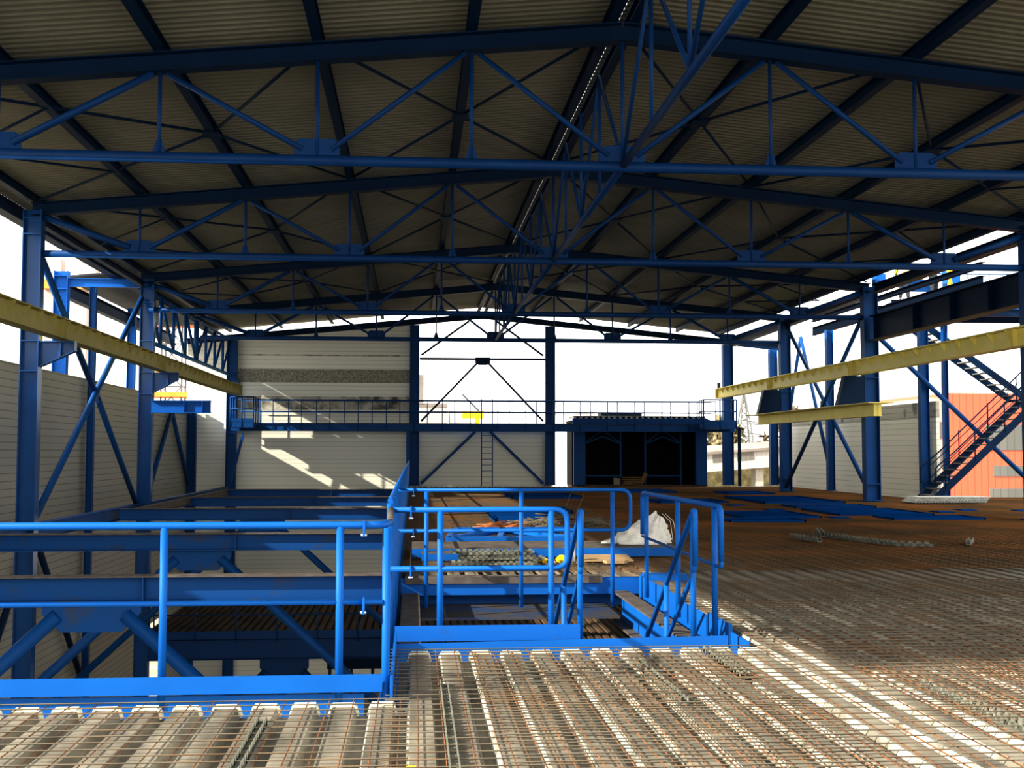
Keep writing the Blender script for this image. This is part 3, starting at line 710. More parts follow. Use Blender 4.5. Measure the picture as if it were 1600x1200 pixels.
for x, nm in ((1.43, 'left'), (2.42, 'right')):
    t = thing('stair_handrail', f'sloping blue {nm} handrail descending into the stair opening', 'railing', (x, 10.0, 0), 'stair handrails')
    sl = .68
    MB().tube(rnd([(x, 9.98, .62), (x, 9.98, 1.12), (x, 13.3, 1.12 - 3.3*sl)], .10), .025, 12).build('top_rail', BLUE, t)
    MB().tube(rnd([(x, 9.98, .62), (x, 10.12, .50), (x, 13.3, .5 - 3.2*sl)], .08), .021, 12).build('lower_rail', BLUE, t)
    for y in (10.06, 11.15, 12.4): MB().tube([(x, y, -.05 - (y-10)*sl), (x, y, 1.08 - (y-10.05)*sl)], .026, 12).build('railing_post', BLUE, t)
t = thing('opening_stair', 'steel stair sinking into the opening between sloping handrails', 'stair', (1.92, 9.95, -.15))
for x in (1.38, 2.47): MB().bar((x, 9.95, -.2), (x, 15.3, -.2 - 5.35*.68), .03, .22).build('stringer', BLUE, t)
for k in range(14):
    y = 10.15 + k*.37; z = -.2 - (y-9.95)*.68
    m = MB(); m.box((1.4, y-.12, z), (2.45, y+.12, z+.03)); m.build('tread', STEEL_D, t)

# opening framing
t = thing('opening_beam', 'big blue beam across the back of the stair opening', 'beam', (1.6, 15.0, -.6), 'opening frame beams')
m = MB(); m.box((-.15, 14.9, -.215), (2.95, 14.93, .0)); m.build('fascia', BLUE, t)
m = MB(); m.box((-.1, 14.86, .0), (2.4, 15.12, .012)); m.box((-.1, 14.86, -.07), (2.4, 14.875, .0)); m.build('cover_strip', PRIMER, t)
m = MB(); m.box((-.1, 15.1, -.38), (2.9, 15.12, -.2)); m.build('web', BLUE_BM, t)
m = MB(); m.prism([(.1, 13.85, -.38), (2.45, 13.85, -.38), (2.45, 15.1, -.38), (.1, 15.1, -.38)], (0, 0, .03)); m.build('bottom_flange', WORN, t)
m = MB(); m.box((2.95, 14.85, -.3), (3.5, 15.1, .03)); m.build('end_block', BLUE, t)
t = thing('opening_beam', 'brown topped beam along left side of stair opening', 'beam', (-.02, 13, -.7), 'opening frame beams')
m = MB(); m.box((-.13, 10.2, -.205), (.08, 14.88, -.185)); m.build('top_flange', PRIMER, t)
m = MB(); m.box((-.03, 10.2, -.7), (0, 14.85, -.205)); m.build('web', BLUE, t)
t = thing('opening_beam', 'brown topped beam along right side of stair opening', 'beam', (2.62, 12, -.6), 'opening frame beams')
m = MB(); m.box((2.5, 9.95, -.17), (2.7, 14.7, -.15)); m.build('top_flange', PRIMER, t)
m = MB(); m.box((2.62, 9.95, -.52), (2.64, 14.7, -.17)); m.build('web', BLUE, t)
m = MB(); m.box((2.5, 9.95, -.54), (2.76, 14.7, -.52)); m.build('bottom_flange', PRIMER, t)
t = thing('side_edge_plates', 'stepped blue edge plates right of the stair opening', 'edge plate', (2.88, 12, -.4))
for i, (a, b, z) in enumerate(((9.95, 10.5, -.03), (10.52, 11.35, .03), (11.37, 12.7, .0), (12.72, 14.85, .03))):
    m = MB(); m.box((2.86 + .008*(i % 2), a, -.5), (2.88 + .008*(i % 2), b, z)); m.build('plate', BLUE, t)

# ------------------------------------------------------------------ rebar mesh sheets
def mesh_sheet_mb(w, l, x0=0, y0=0, z=0, r=.0043, pit=.15, jit=.0):
    mb = MB(); n = int(w/pit); k = int(l/pit)
    def rod(a, b):
        a, b = Vector(a), Vector(b); d, rr, u = mb._frame(a, b, (0, 0, 1)); vs = []
        for q in (a, b):
            for s1, s2 in ((0, -1), (1, 0), (0, 1), (-1, 0)): vs.append(q + rr*s1*r + u*s2*r)
        mb._add(vs, [(0,1,5,4),(1,2,6,5),(2,3,7,6),(3,0,4,7),(3,2,1,0),(4,5,6,7)])
    mb.cur = 0
    for i in range(n + 1):
        x = x0 + i*pit; rod((x, y0 - .06, z), (x + R_.uniform(-jit, jit), y0 + l + .06, z + R_.uniform(-jit, jit)*.3))
    mb.cur = 1
    for i in range(k + 1):
        y = y0 + i*pit; rod((x0 - .06, y, z + 2*r), (x0 + w + .06, y + R_.uniform(-jit, jit), z + 2*r))
    return mb
def sheet(w, l, x, y, z, mat, label, group, rot=0.0, jit=.01):
    mb = mesh_sheet_mb(w, l, 0, 0, 0, jit=jit)
    o = mb.build('rebar_mesh', [REBAR_L, REBAR_N] if mat is REBAR_N else [mat, mat], org=(0, 0, 0)); o.location = (x, y, z); o.rotation_euler = (0, 0, rot)
    return tag(o, label, 'rebar mesh', group)
ZM = -.035
sheet(2.7, 4.8, -2.78, 3.05, ZM, REBAR_N, 'rebar mesh sheet at bottom left in front of the handrail', 'foreground rebar mesh')
sheet(2.55, 4.8, -5.6, 3.05, ZM, REBAR_N, 'rebar mesh sheet cut off by the left picture edge', 'foreground rebar mesh')
sheet(3.0, 6.6, -.12, 3.15, ZM, REBAR_N, 'rebar mesh sheet before the stair opening, bottom centre', 'foreground rebar mesh')
sheet(1.95, 4.5, .55, 4.9, ZM+.028, REBAR_N, 'second rebar mesh layer lapped over the bottom centre sheet', 'foreground rebar mesh', .012)
sheet(2.7, 6.6, 3.0, 3.2, ZM, REBAR_N, 'rebar mesh sheet at bottom right beside the stair opening', 'foreground rebar mesh', -.006)
sheet(2.1, 3.6, 3.3, 6.9, ZM+.03, REBAR_N, 'lapped rebar mesh layer just right of the stair opening corner', 'foreground rebar mesh', -.02)
first = sheet(2.4, 4.65, 3.0, 9.95, ZM, REBAR_N, 'rusty rebar mesh sheet on deck right of the stair opening', 'middle rebar mesh')
for (x, y) in ((5.45, 9.8), (7.9, 9.9), (5.7, 3.6), (8.2, 3.7), (10.35, 9.8)):
    c = first.copy(); COL.objects.link(c); c.location = (x, y, ZM + R_.uniform(0, .012)); c['label'] = 'rusty rebar mesh sheet on the right hand deck in the half light'
far = sheet(2.4, 6.0, -.1, 15.9, ZM, REBAR_F, 'brown rusted rebar mesh sheet on the deep shaded deck', 'far rebar mesh')
far2 = sheet(2.4, 6.0, 2.34, 15.9, ZM, REBAR_M, 'greyish brown rebar mesh sheet on the deck running back beside the pit railing', 'rebar mesh beside the pit')
far.data = far2.data; far['label'] = far2['label']; far['group'] = far2['group']
right_sheet = sheet(2.4, 6.0, 4.78, 15.9, ZM, REBAR_F, 'brown rusted rebar mesh sheet on the deep shaded deck', 'far rebar mesh')
for y in (15.9, 21.95, 28.0, 34.05, 40.1, 46.2):
    for i in range(9):
        x = -.1 + i*2.44
        if (y == 15.9 and i < 3) or x + 2.4 > (22.3 if y < 34.2 else 17.3): continue
        c = (far2 if i < 2 else right_sheet).copy(); COL.objects.link(c); c.location = (x, y, ZM + R_.uniform(0, .012))

# ------------------------------------------------------------------ things lying on the deck
def spacer_mb(L, bend=0.0, h=.055, w=.05, pit=.085):
    mb = MB(); n = int(L/pit)
    f = lambda s: Vector((s - L/2, bend*((2*s/L - 1)**2 - .33)*L, 0))
    for i in range(n):
        a, b = f(i*pit), f((i+1)*pit); d = (b - a).normalized(); r = Vector((d.y, -d.x, 0))
        mb.bar(a + Vector((0,0,.01)), b + Vector((0,0,.01)), w, .012)
        for s in (-1, 1):
            q0 = a + r*s*w/2; q1 = a + d*pit*.55 + r*s*w/2
            mb.bar(q0 + Vector((0,0,h/2)), q1 + Vector((0,0,h/2)), .008, h)
            mb.bar(a + r*s*w/2 + Vector((0,0,h*.3)), b + r*s*w/2 + Vector((0,0,h*.3)), .008, h*.6)
    return mb
def spacer(L, x, y, z, rot, label, group, bend=0.0, tilt=0.0, h=.055, w=.05, pit=.085):
    o = spacer_mb(L, bend, h, w, pit).build('spacer_strip', SPACER, org=(0, 0, 0)); o.location = (x, y, z); o.rotation_euler = (0, tilt, rot)
    return tag(o, label, 'spacer strip', group)
K = dict(h=.085, w=.07, pit=.13)
spacer(1.25, 7.08, 20.77, 0, math.radians(-83), 'short toothed grey spacer strip at left end of the right-hand group', 'spacers on right deck', **K)
spacer(1.5, 7.45, 21.1, .09, math.radians(74), 'toothed grey spacer strip lying across the right-hand group', 'spacers on right deck', **K)
spacer(2.35, 7.92, 20.55, 0, math.radians(-78), 'longest toothed grey spacer strip of the right-hand group', 'spacers on right deck', .02, **K)
spacer(1.9, 7.78, 20.9, .0, math.radians(-76), 'toothed grey spacer strip beside the longest one', 'spacers on right deck', .03, **K)
spacer(.75, 8.45, 19.25, 0, math.radians(-30), 'toothed grey spacer strip at right end of the right-hand group', 'spacers on right deck', **K)
spacer(1.0, 9.7, 19.85, 0, math.radians(60), 'lone grey spacer piece far right on the rusty deck', 'spacers on right deck', **K)
for i in range(11):
    layer = i // 4
    spacer(R_.uniform(.95, 1.25), 1.22 + R_.uniform(-.12, .12), 16.55 + (i % 4)*.13 + R_.uniform(-.02, .02), .0 + layer*.075, R_.uniform(-.09, .09),
           'toothed grey spacer strip in the pile behind the stair opening', 'spacer pile', R_.uniform(-.04, .06), 0)
for (L, x, y, r, lab) in ((2.4, .22, 7.2, 90, 'grey notched spacer under mesh near the deck step'), (1.9, 3.62, 7.2, 91, 'grey notched spacer under mesh at lower right'), (1.8, -3.0, 6.9, 90, 'grey notched spacer under mesh at lower left'),
                          (1.6, 1.75, 8.4, 91, 'grey notched spacer under mesh before the opening'), (1.2, 2.42, 9.05, 90, 'grey notched spacer under mesh at right corner of the opening'), (1.5, -.9, 6.6, 90, 'grey notched spacer under mesh left of the deck step')):
    spacer(L, x, y, -.055, math.radians(r), lab, 'spacers under the mesh', .0)
# beams and frames
t = thing('loose_beam', 'blue beam with brown top lying across deck under the white sack', 'beam', (2.0, 17.8, 0))
m = MB(); m.box((-.02, 17.75, 0), (4.05, 17.77, .13)); m.build('web', BLUE, t)
m = MB(); m.box((-.02, 17.75, .13), (4.05, 19.0, .145)); m.build('top_plate', PRIMER, t)
t = thing('loose_beam', 'shorter blue beam lying at left on the deck, nearest the railing', 'beam', (.5, 17.3, 0))
m = MB(); m.box((.12, 17.25, 0), (.85, 17.27, .1)); m.build('web', BLUE, t)
m = MB(); m.box((.12, 17.25, .1), (.85, 17.6, .112)); m.build('top_plate', PRIMER, t)
t = thing('loose_frame', 'flat blue steel frame with slanting bars lying on deck', 'frame', (1.7, 21.5, .0))
for a, b in (((.6, 20.5), (2.85, 20.5)), ((.85, 23.0), (3.0, 23.0)), ((.6, 20.5), (.85, 23.0)), ((2.85, 20.5), (3.0, 23.0)), ((.6, 20.6), (1.75, 22.9)), ((1.5, 20.5), (1.75, 23.0)), ((1.75, 22.9), (2.8, 20.6))):
    MB().bar((a[0], a[1], .06), (b[0], b[1], .06), .1, .1).build('frame_bar', BLUE, t)
m = MB(); m.box((1.6, 20.6, .02), (2.8, 22.9, .03)); m.build('cover_plate', BLUE_DK, t)
def opening_frame(label, x0, x1, y0, y1, h=.07, inner=True):
    t = thing('floor_box_frame', label, 'frame', ((x0+x1)/2, (y0+y1)/2, 0), 'blue floor boxes')
    m = MB()
    m.box((x0, y0, -.02), (x1, y0+.04, h)); m.box((x0, y1-.04, -.02), (x1, y1, h)); m.box((x0, y0, -.02), (x0+.04, y1, h)); m.box((x1-.04, y0, -.02), (x1, y1, h)); m.build('rim', BLUE_FL, t)
    if inner:
        m = MB(); m.box((x0+.04, y0+.04, -.02), (x1-.04, y1-.04, .005)); m.build('bottom_plate', BLUE_FL, t)
    return t
opening_frame('blue floor box behind the looped railing, nearest the rebar heap', 1.85, 3.35, 26.6, 29.0)
opening_frame('small blue floor box between the two railing tops', 1.9, 4.1, 30.2, 32.2)
opening_frame('blue floor box just below the far ladder', 3.3, 5.7, 39.5, 43.0)
opening_frame('long blue floor box at left of the right deck group', 7.9, 9.9, 27.9, 30.6, .03)
opening_frame('wide blue floor box right of centre on rusty deck', 10.7, 13.2, 28.9, 31.8, .03)
opening_frame('thin blue floor box nearest of the right group', 11.3, 13.6, 27.0, 28.2, .03)
opening_frame('thin blue floor box left and nearest on rusty deck', 7.2, 9.0, 26.4, 27.4, .03)
opening_frame('deep blue floor box before the third right column', 10.8, 13.4, 35.6, 40.2, .05)
opening_frame('blue floor strip left of the deep box', 7.6, 9.8, 36.0, 38.2, .04)
opening_frame('narrow blue floor strip below the deep box', 10.9, 13.3, 32.9, 34.2, .03)
opening_frame('blue floor strip near the dark room threshold', 8.0, 10.2, 45.0, 48.0, .05)
opening_frame('blue floor strip before the farthest right column', 11.8, 13.6, 43.4, 45.6, .04)
for i, (x, y) in enumerate(((10.3, 27.9), (9.9, 31.7), (14.1, 30.4), (15.2, 31.4), (9.6, 34.4), (16.6, 30.8), (17.9, 31.6))):
    m = MB(); m.box((x-.22, y-.3, -.02), (x+.22, y+.3, .006))
    m.box((x-.22, y-.02, .006), (x+.22, y+.02, .02))
    tag(m.build('floor_plate', BLUE_FL), 'small blue plate showing flush in the rusty mesh deck', 'plate', 'small flush blue plates')
# rebar heap
m = MB(); rr = random.Random(3)
for i in range(150):
    x = rr.uniform(2.2, 3.9); y = rr.uniform(23.2, 24.6); z = rr.uniform(.01, .34*(1 - abs(x-3.05)/1.0*.8)) if abs(x-3.05) < .95 else .02
    a = rr.uniform(-.5, .5); L = rr.uniform(.25, .8)
    m.tube([(x - L/2*math.cos(a), y - L/2*math.sin(a), max(.01, z + rr.uniform(-.08, .08))), (x, y, z+.02), (x + L/2*math.cos(a), y + L/2*math.sin(a), max(.01, z + rr.uniform(-.08, .08)))], .011, 5)
for x, dx in ((3.0, .22), (3.25, .25)): m.tube([(x, 24, .1), (x+dx, 24, .72)], .008, 5)
tag(m.build('rebar_offcuts', REBAR_N), 'tangled heap of rusty rebar offcuts behind the railings', 'rebar heap', kind='stuff')
for i in range(26):
    pass
m = MB()
for i in range(40):
    x = rr.uniform(1.45, 2.15); y = rr.uniform(23.1, 23.9); a = rr.uniform(-.25, .5); L = rr.uniform(.3, .7); z = rr.uniform(.01, .12)
    m.tube([(x - L/2*math.cos(a), y - L/2*math.sin(a), z), (x + L/2*math.cos(a), y + L/2*math.sin(a), z + rr.uniform(0, .08))], .012, 5)
ORUST = mottled('fresh_rust', (0.36, 0.13, 0.05), (0.46, 0.18, 0.07), 4, 0.85)
tag(m.build('rebar_offcuts', ORUST), 'orange rusty rods spread at left foot of the heap', 'rebar heap', kind='stuff')
# sack
def sack():
    rr = random.Random(5)
    mb = MB(); nu, nv = 44, 22
    for j in range(nv + 1):
        v = j / nv
        for i in range(nu):
            a = 2*math.pi*i/nu
            # half-full sack: broad base, slumped to the left, pointed gathered neck at right top
            rad = (1 - v**1.6)*.5 + .015
            cx = .14*v + (.12 if v > .5 else 0)*(v-.5)*2
            w = 1.05 + .5*max(0, -math.cos(a))*(1-v)
            fold = 1 + .16*math.sin(5*a + 3*v) * (1-v*.5) + .09*math.sin(11*a - 5*v) + rr.uniform(-.04, .04)
            x = cx + math.cos(a)*rad*w*fold; y = math.sin(a)*rad*.75*fold
            z = .52*v**.8*(1 - .45*max(0, -math.cos(a))*(1-v))
            p = Vector((x, y, z)); q = noise.noise_vector(p*7.0)*.06 + noise.noise_vector(p*16.0)*.025
            q.z *= min(1, v*4); mb.v.append(p + q)
    for j in range(nv):
        for i in range(nu):
            mb.f.append([j*nu+i, j*nu+(i+1) % nu, (j+1)*nu+(i+1) % nu, (j+1)*nu+i]); mb.sm.append(True); mb.mi.append(0)
    mb.f.append(list(range(nu))[::-1]); mb.sm.append(False); mb.mi.append(0)
    mb.f.append([nv*nu+i for i in range(nu)]); mb.sm.append(True); mb.mi.append(0)
    return mb
t = thing('woven_sack', 'slumped white woven sack lying on the brown topped beam', 'sack', (3.62, 18.4, .145))
mb = sack()
for v in mb.v: v.x *= .72; v.y *= .75; v.z *= .95
for v in mb.v: v += Vector((3.62, 18.3, .15))
mb.build('body', SACK, t)
m = MB()
for dx, l in ((.40, .30), (.45, .24)): m.tube([(3.62+dx-.12, 18.25, .62), (3.62+dx, 18.2, .5), (3.62+dx+.03, 18.15, .5-l)], .004, 5)
m.build('loose_threads', SACK, t)
def lump(name, label, cat, x, y, z, sx, sy, sz, mat, seed):
    rr = random.Random(seed); mb = MB(); nu, nv = 12, 7
    for j in range(nv + 1):
        th = math.pi*j/nv
        for i in range(nu):
            a = 2*math.pi*i/nu; k = 1 + rr.uniform(-.22, .22)
            mb.v.append(Vector((x + sx*math.sin(th)*math.cos(a)*k, y + sy*math.sin(th)*math.sin(a)*k, z + sz + sz*math.cos(th)*min(k, 1))))
    for j in range(nv):
        for i in range(nu): mb.f.append([j*nu+i, (j+1)*nu+i, (j+1)*nu+(i+1) % nu, j*nu+(i+1) % nu]); mb.sm.append(False); mb.mi.append(0)
    return tag(mb.build(name, mat), label, cat)
lump('plastic_wrapper', 'larger crumpled yellow plastic wrapper right of the spacer pile', 'wrapper', 2.12, 16.75, 0, .085, .08, .06, YPLAST, 2)
lump('plastic_wrapper', 'smaller crumpled yellow plastic wrapper at end of the spacer pile', 'wrapper', 1.86, 16.7, 0, .05, .05, .045, YPLAST, 4)
lump('paper_scrap', 'tiny crumpled white scrap between the two yellow wrappers', 'scrap', 1.97, 16.62, 0, .04, .04, .03, WPLAST, 8)
m = MB(); m.tube([(2.3, 17.0, 0), (2.3, 17.0, .14), (2.3, 17.0, .17), (2.3, 17.0, .2)], .05, 12); m.tube([(2.3, 17, .2), (2.3, 17, .24)], .025, 10)
tag(m.build('plastic_bottle', WPLAST), 'small white plastic bottle standing by the near railing loop', 'bottle')
m = MB(); m.prism([(2.42, 16.95, 0.0), (3.2, 16.95, 0.0), (3.22, 17.65, .03), (2.46, 17.65, .03)], (0, 0, .012)); tag(m.build('cardboard_sheet', CARD), 'flattened brown cardboard sheet before the sack', 'cardboard')
m = MB(); m.prism([(2.75, 16.6, .0), (3.0, 16.62, .0), (3.1, 16.82, .0), (2.9, 16.84, .0), (2.72, 16.78, .0)], (0, 0, .04)); tag(m.build('cardboard_scrap', CARD), 'torn cardboard scrap in front of the cardboard sheet', 'cardboard')
m = MB(); m.box((-.03, 6.17, -.055), (.02, 6.2, -.03)); m.box((-.02, 6.15, -.055), (.0, 6.22, -.035)); tag(m.build('marker_clip', YPLAST), 'tiny yellow clip on the foreground deck near bottom centre', 'clip')
# grating stack on the right
t = thing('mesh_stack', 'low stack of grey mesh sheets before the stair foot', 'mesh stack', (16.6, 35.5, 0))
for k in range(5):
    mb = mesh_sheet_mb(2.2, .9, 15.4 + k*.05, 35.0 + k*.03, .02 + k*.035, r=.012, pit=.1); mb.build('mesh_sheet', [GALV, GALV], t)

# ------------------------------------------------------------------ gable walkway
t = thing('gable_walkway', 'blue railed walkway crossing in front of the gable', 'walkway', (3.4, 53.9, 2.5))
m = MB(); m.ibeam((-8.2, 53.55, 2.66), (14.9, 53.55, 2.66), .32, .14); m.ibeam((-8.2, 54.3, 2.66), (14.55, 54.3, 2.66), .32, .14); m.build('side_beam', BLUE_MID, t)
m = MB(); m.box((-8.2, 53.5, 2.82), (14.55, 54.35, 2.86)); m.build('deck_plate', STEEL_D, t)
for y, ph in ((53.5, 0), (54.34, .6)):
    for z in (3.9, 3.38): MB().tube([(-7.9, y, z), (14.0, y, z)], .022, 6).build('rail', BLUE_MID, t)
    x = -7.6 + ph
    while x < 14:
        if not (2.9 < x < 3.7): MB().tube([(x, y, 2.55), (x, y, 3.9)], .022, 6).build('railing_post', BLUE_MID, t)
        x += 1.27
m = MB(); m.ibeam((-.25, 53.55, 0), (-.25, 53.55, 2.5), .18, .18); m.build('support_post', BLUE_MID, t)
MB().bar((-8.15, 53.3, .2), (-7.6, 53.3, 2.4), .1, .12).build('support_strut', BLUE_MID, t)
def cage(x0, x1, y0, y1, label):
    t = thing('end_platform', label, 'platform', ((x0+x1)/2, (y0+y1)/2, 2.5), 'end platforms')
    m = MB(); m.box((x0, y0, 2.62), (x1, y1, 2.86)); m.build('deck_plate', BLUE_MID, t)
    for z in (3.42, 3.95): MB().tube([(x0, y1, z), (x0, y0, z), (x1, y0, z), (x1, y1, z)], .024, 6).build('rail', BLUE_MID, t)
    for (x, y) in ((x0, y0), (x1, y0), ((x0+x1)/2, y0), (x1, (y0+y1)/2), (x0, (y0+y1)/2), (x1, y1), (x0, y1)): MB().tube([(x, y, 2.6), (x, y, 3.95)], .028, 6).build('railing_post', BLUE_MID, t)
    m = MB(); m.box((x0, y0-.01, 2.86), (x1, y0, 3.02)); m.build('kick_plate', BLUE_MID, t)
    return t
cage(-8.0, -7.0, 52.0, 53.45, 'railed end platform at left end of gable walkway')
cage(13.2, 14.72, 52.6, 53.45, 'railed end platform at right end of gable walkway')
m = MB(); m.box((14.92, 53.0, 0), (15.04, 53.14, 2.62)); m.box((14.7, 53.02, 2.62), (15.04, 53.12, 2.72)); tag(m.build('platform_post', BLUE_DK), 'slim post under the right end platform', 'post')
t = thing('access_ladder', 'blue vertical ladder rising from deck to gable walkway', 'ladder', (3.33, 53.4, 0))
for x in (3.08, 3.58):
    MB().tube(rnd([(x, 53.42, 0), (x, 53.42, 3.3), (x, 53.42, 3.95), (x, 53.9, 3.98)], .1), .025, 6).build('ladder_rail', BLUE_MID, t)
for k in range(10): MB().tube([(3.08, 53.42, .15 + k*.27), (3.58, 53.42, .15 + k*.27)], .014, 6).build('rung', BLUE_MID, t)

# ------------------------------------------------------------------ dark room at right of the gable
t = thing('dark_room', 'dark open fronted room under the walkway at gable right', 'room', (10.7, 58, 0))
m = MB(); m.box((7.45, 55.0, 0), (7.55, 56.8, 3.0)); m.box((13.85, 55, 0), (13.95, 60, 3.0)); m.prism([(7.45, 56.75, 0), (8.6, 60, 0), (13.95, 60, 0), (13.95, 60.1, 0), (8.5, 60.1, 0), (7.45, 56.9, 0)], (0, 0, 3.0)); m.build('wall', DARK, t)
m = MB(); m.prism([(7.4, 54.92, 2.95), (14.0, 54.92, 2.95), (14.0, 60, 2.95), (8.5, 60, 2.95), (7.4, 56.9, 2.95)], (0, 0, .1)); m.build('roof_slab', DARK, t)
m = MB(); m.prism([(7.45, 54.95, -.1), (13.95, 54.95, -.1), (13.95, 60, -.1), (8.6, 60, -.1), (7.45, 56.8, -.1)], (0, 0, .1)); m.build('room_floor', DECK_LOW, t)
m = MB(); m.box((7.45, 54.75, 2.62), (13.95, 54.9, 3.14)); m.build('lintel_beam', BLUE_MID, t)
for x in (7.5, 13.35):
    m = MB(); m.box((x, 54.72, 0), (x+.52, 55.1, 2.62)); m.build('front_post', BLUE_MID, t)
m = MB()
for i in range(24): x = 7.5 + i*.27; m.prism([(x, 54.8, 3.14), (x+.16, 54.8, 3.14), (x+.12, 54.8, 3.24), (x+.04, 54.8, 3.24)], (0, 2, 0))
m.box((7.5, 54.8, 3.24), (13.95, 56.8, 3.27)); m.build('roof_sheet', GALV, t)
m = MB(); m.box((9.0, 56, 3.28), (11.0, 57, 3.44)); m.build('roof_pack', STEEL_D, t)
for x0 in (8.2, 11.15):
    for x in (x0, x0+1.75): MB().bar((x, 56, 0), (x, 56, 2.6), .09, .09, (0, 1, 0)).build('portal_post', BLUE_MID, t)
    for a, b in (((x0, 1.95), (x0+.88, 2.32)), ((x0+.88, 2.32), (x0+1.75, 1.95)), ((x0, 2.0), (x0+.88, 2.62)), ((x0+.88, 2.62), (x0+1.75, 2.0)), ((x0, .42), (x0+1.75, .42))):
        MB().bar((a[0], 56, a[1]), (b[0], 56, b[1]), .06, .07).build('portal_bar', BLUE_MID, t)
for i in range(8):
    m = MB(); a = R_.uniform(-.12, .12); z = .04 + (i // 2)*.1; x = 10.45 + R_.uniform(-.1, .1)
    m.bar((x - .45, 55.6 + (i % 2)*.18, z), (x + .45, 55.6 + (i % 2)*.18 + a, z + R_.uniform(0, .02)), .15, .06)
    tag(m.build('timber_plank', WOOD), 'rough timber plank in the stack inside dark room', 'plank', 'planks in the dark room')
m = MB(); m.bar((10.85, 55.5, .06), (11.1, 55.55, .55), .2, .05, (0, 1, 0)); tag(m.build('leaning_board', WOOD), 'orange board leaning at right of the plank stack', 'board')
m = MB(); m.box((9.55, 55.6, .002), (9.72, 55.8, .32)); m.box((9.72, 55.6, .002), (9.86, 55.8, .3)); tag(m.build('small_cans', SAND), 'pale small box pair on floor of the dark room', 'box')

# ------------------------------------------------------------------ outside
CONV = striped('conveyor_cladding', (0.40, 0.40, 0.385), (0.33, 0.33, 0.32), 0, 0.6, 0.15, panel=9, tint=0.03)
bt = thing('red_building', 'salmon red ribbed industrial building beyond the stairs', 'building', (50, 84, -9.4))
m = MB(); m.box((37.6, 80, -9.4), (75, 95, 5.75)); m.build('wall', RED, bt)
m = MB(); m.box((36.6, 80.5, -9.4), (37.6, 95, 5.4)); m.build('corner_bay', PALE, bt)
for (x0, z0, z1) in ((40.4, 1.7, 3.5), (40.9, -.15, .62), (40.6, -3, -1.0)):
    m = MB(); m.box((x0, 79.93, z0), (75, 80.0, z1)); wn_ = m.build('window', GLASSG, bt)
    if z1 == .62: WB = wn_
for x in (43.1, 43.45, 43.8):
    m = MB(); m.box((x, 79.88, -.1), (x+.2, 79.93, .55)); m.build('dark_pane', STEEL_D, WB)
for z in (.6, 2.6):
    m = MB(); m.box((36.7, 80.4, z), (37.5, 80.5, z+1.1)); m.build('window', GLASSG, bt)
t = thing('conveyor_bridge', 'white clad conveyor bridge beyond the far right gable', 'bridge', (38, 140, -1))
m = MB(); m.prism([(20, 140, -2.1), (52, 140, .35), (52, 140, 2.4), (20, 140, .1)], (0, 5, 0)); m.build('gallery', CONV, t)
m = MB(); m.prism([(20, 139.6, .1), (52, 139.6, 2.4), (52, 145, 3.1), (20, 145, .8)], (0, 0, .3)); m.build('roof', ASPH, t)
for x0 in (36.2, 39.2):
    m = MB(); m.prism([(x0, 139.93, .35+(x0-38)*.077), (x0+2.1, 139.93, .35+(x0-35.9)*.077), (x0+2.1, 139.93, 1.25+(x0-35.9)*.077), (x0, 139.93, 1.25+(x0-38)*.077)], (0, .05, 0)); m.build('window', GLASSG, t)
for x in (41.8,): m = MB(); m.box((x, 141, -9.4), (x+1.0, 143, 0)); m.build('pier', GALV, t)
m = MB(); m.prism([(10, 150, -9.4), (75, 150, -9.4), (75, 150, 1.2), (10, 150, -.8)], (0, 25, 0)); tag(m.build('grassy_bank', GRASS), 'dry grassy bank under the conveyor bridge', 'bank')
def blob_tree(x, y, z0, h, w, lab, seed):
    rr = random.Random(seed); t = thing('bare_tree', lab, 'tree', (x, y, z0), 'hazy autumn trees')
    mb = MB()
    for i in range(700):
        th = rr.uniform(0, 6.28); f = rr.random(); r = w*(.25 + .75*math.sin(math.pi*min(.95, .15 + f*.85)))*rr.uniform(.3, 1)
        c = Vector((x + r*math.cos(th), y + r*math.sin(th), z0 + h*(.25 + .75*f))); s = rr.uniform(.3, .85)
        a = Vector((rr.uniform(-1, 1), rr.uniform(-1, 1), rr.uniform(-1, 1)))*s; b = Vector((rr.uniform(-1, 1), rr.uniform(-1, 1), rr.uniform(-1, 1)))*s
        mb.poly([c - a, c + b, c + a, c - b])
    mb.build('crown', TREE, t)
    MB().tube([(x, y, z0), (x, y, z0 + h*.7)], .2, 6).build('trunk', BARK, t)
for i, (x, y, h, w, lab) in enumerate(((48, 192, 14.3, 3.6, 'rounded tan tree left of the pylon foot'), (58.5, 180, 16.5, 5, 'bushy tan tree right of the pylon foot'), (57, 205, 13.9, 4.0, 'low tan tree directly before the pylon'), (48, 180, 15, 1.6, 'slender pale tree beside the gable column'))):
    blob_tree(x, y, -9.4, h + 1.4, w, lab, 20 + i)
# pylon
t = thing('power_pylon', 'lattice electricity pylon in the hazy distance', 'pylon', (86, 300, -9.4))
m = MB()
def lat(x, y, z0, z1, w0, w1, n, r):
    for i in range(n):
        fa, fb = i/n, (i+1)/n; za, zb_ = z0 + (z1-z0)*fa, z0 + (z1-z0)*fb; wa, wb_ = w0 + (w1-w0)*fa, w0 + (w1-w0)*fb
        for sx, sy in ((-1,-1),(1,-1),(1,1),(-1,1)): m.bar((x+sx*wa, y+sy*wa, za), (x+sx*wb_, y+sy*wb_, zb_), r, r)
        m.bar((x-wa, y-wa, za), (x+wb_, y-wb_, zb_), r*.7, r*.7); m.bar((x+wa, y-wa, za), (x-wb_, y-wb_, zb_), r*.7, r*.7)
lat(86, 300, -9.4, 9, 3.2, 1.3, 7, .32); lat(86, 300, 9, 16.7, 1.3, .12, 5, .3); m.build('mast', PYLON, t)
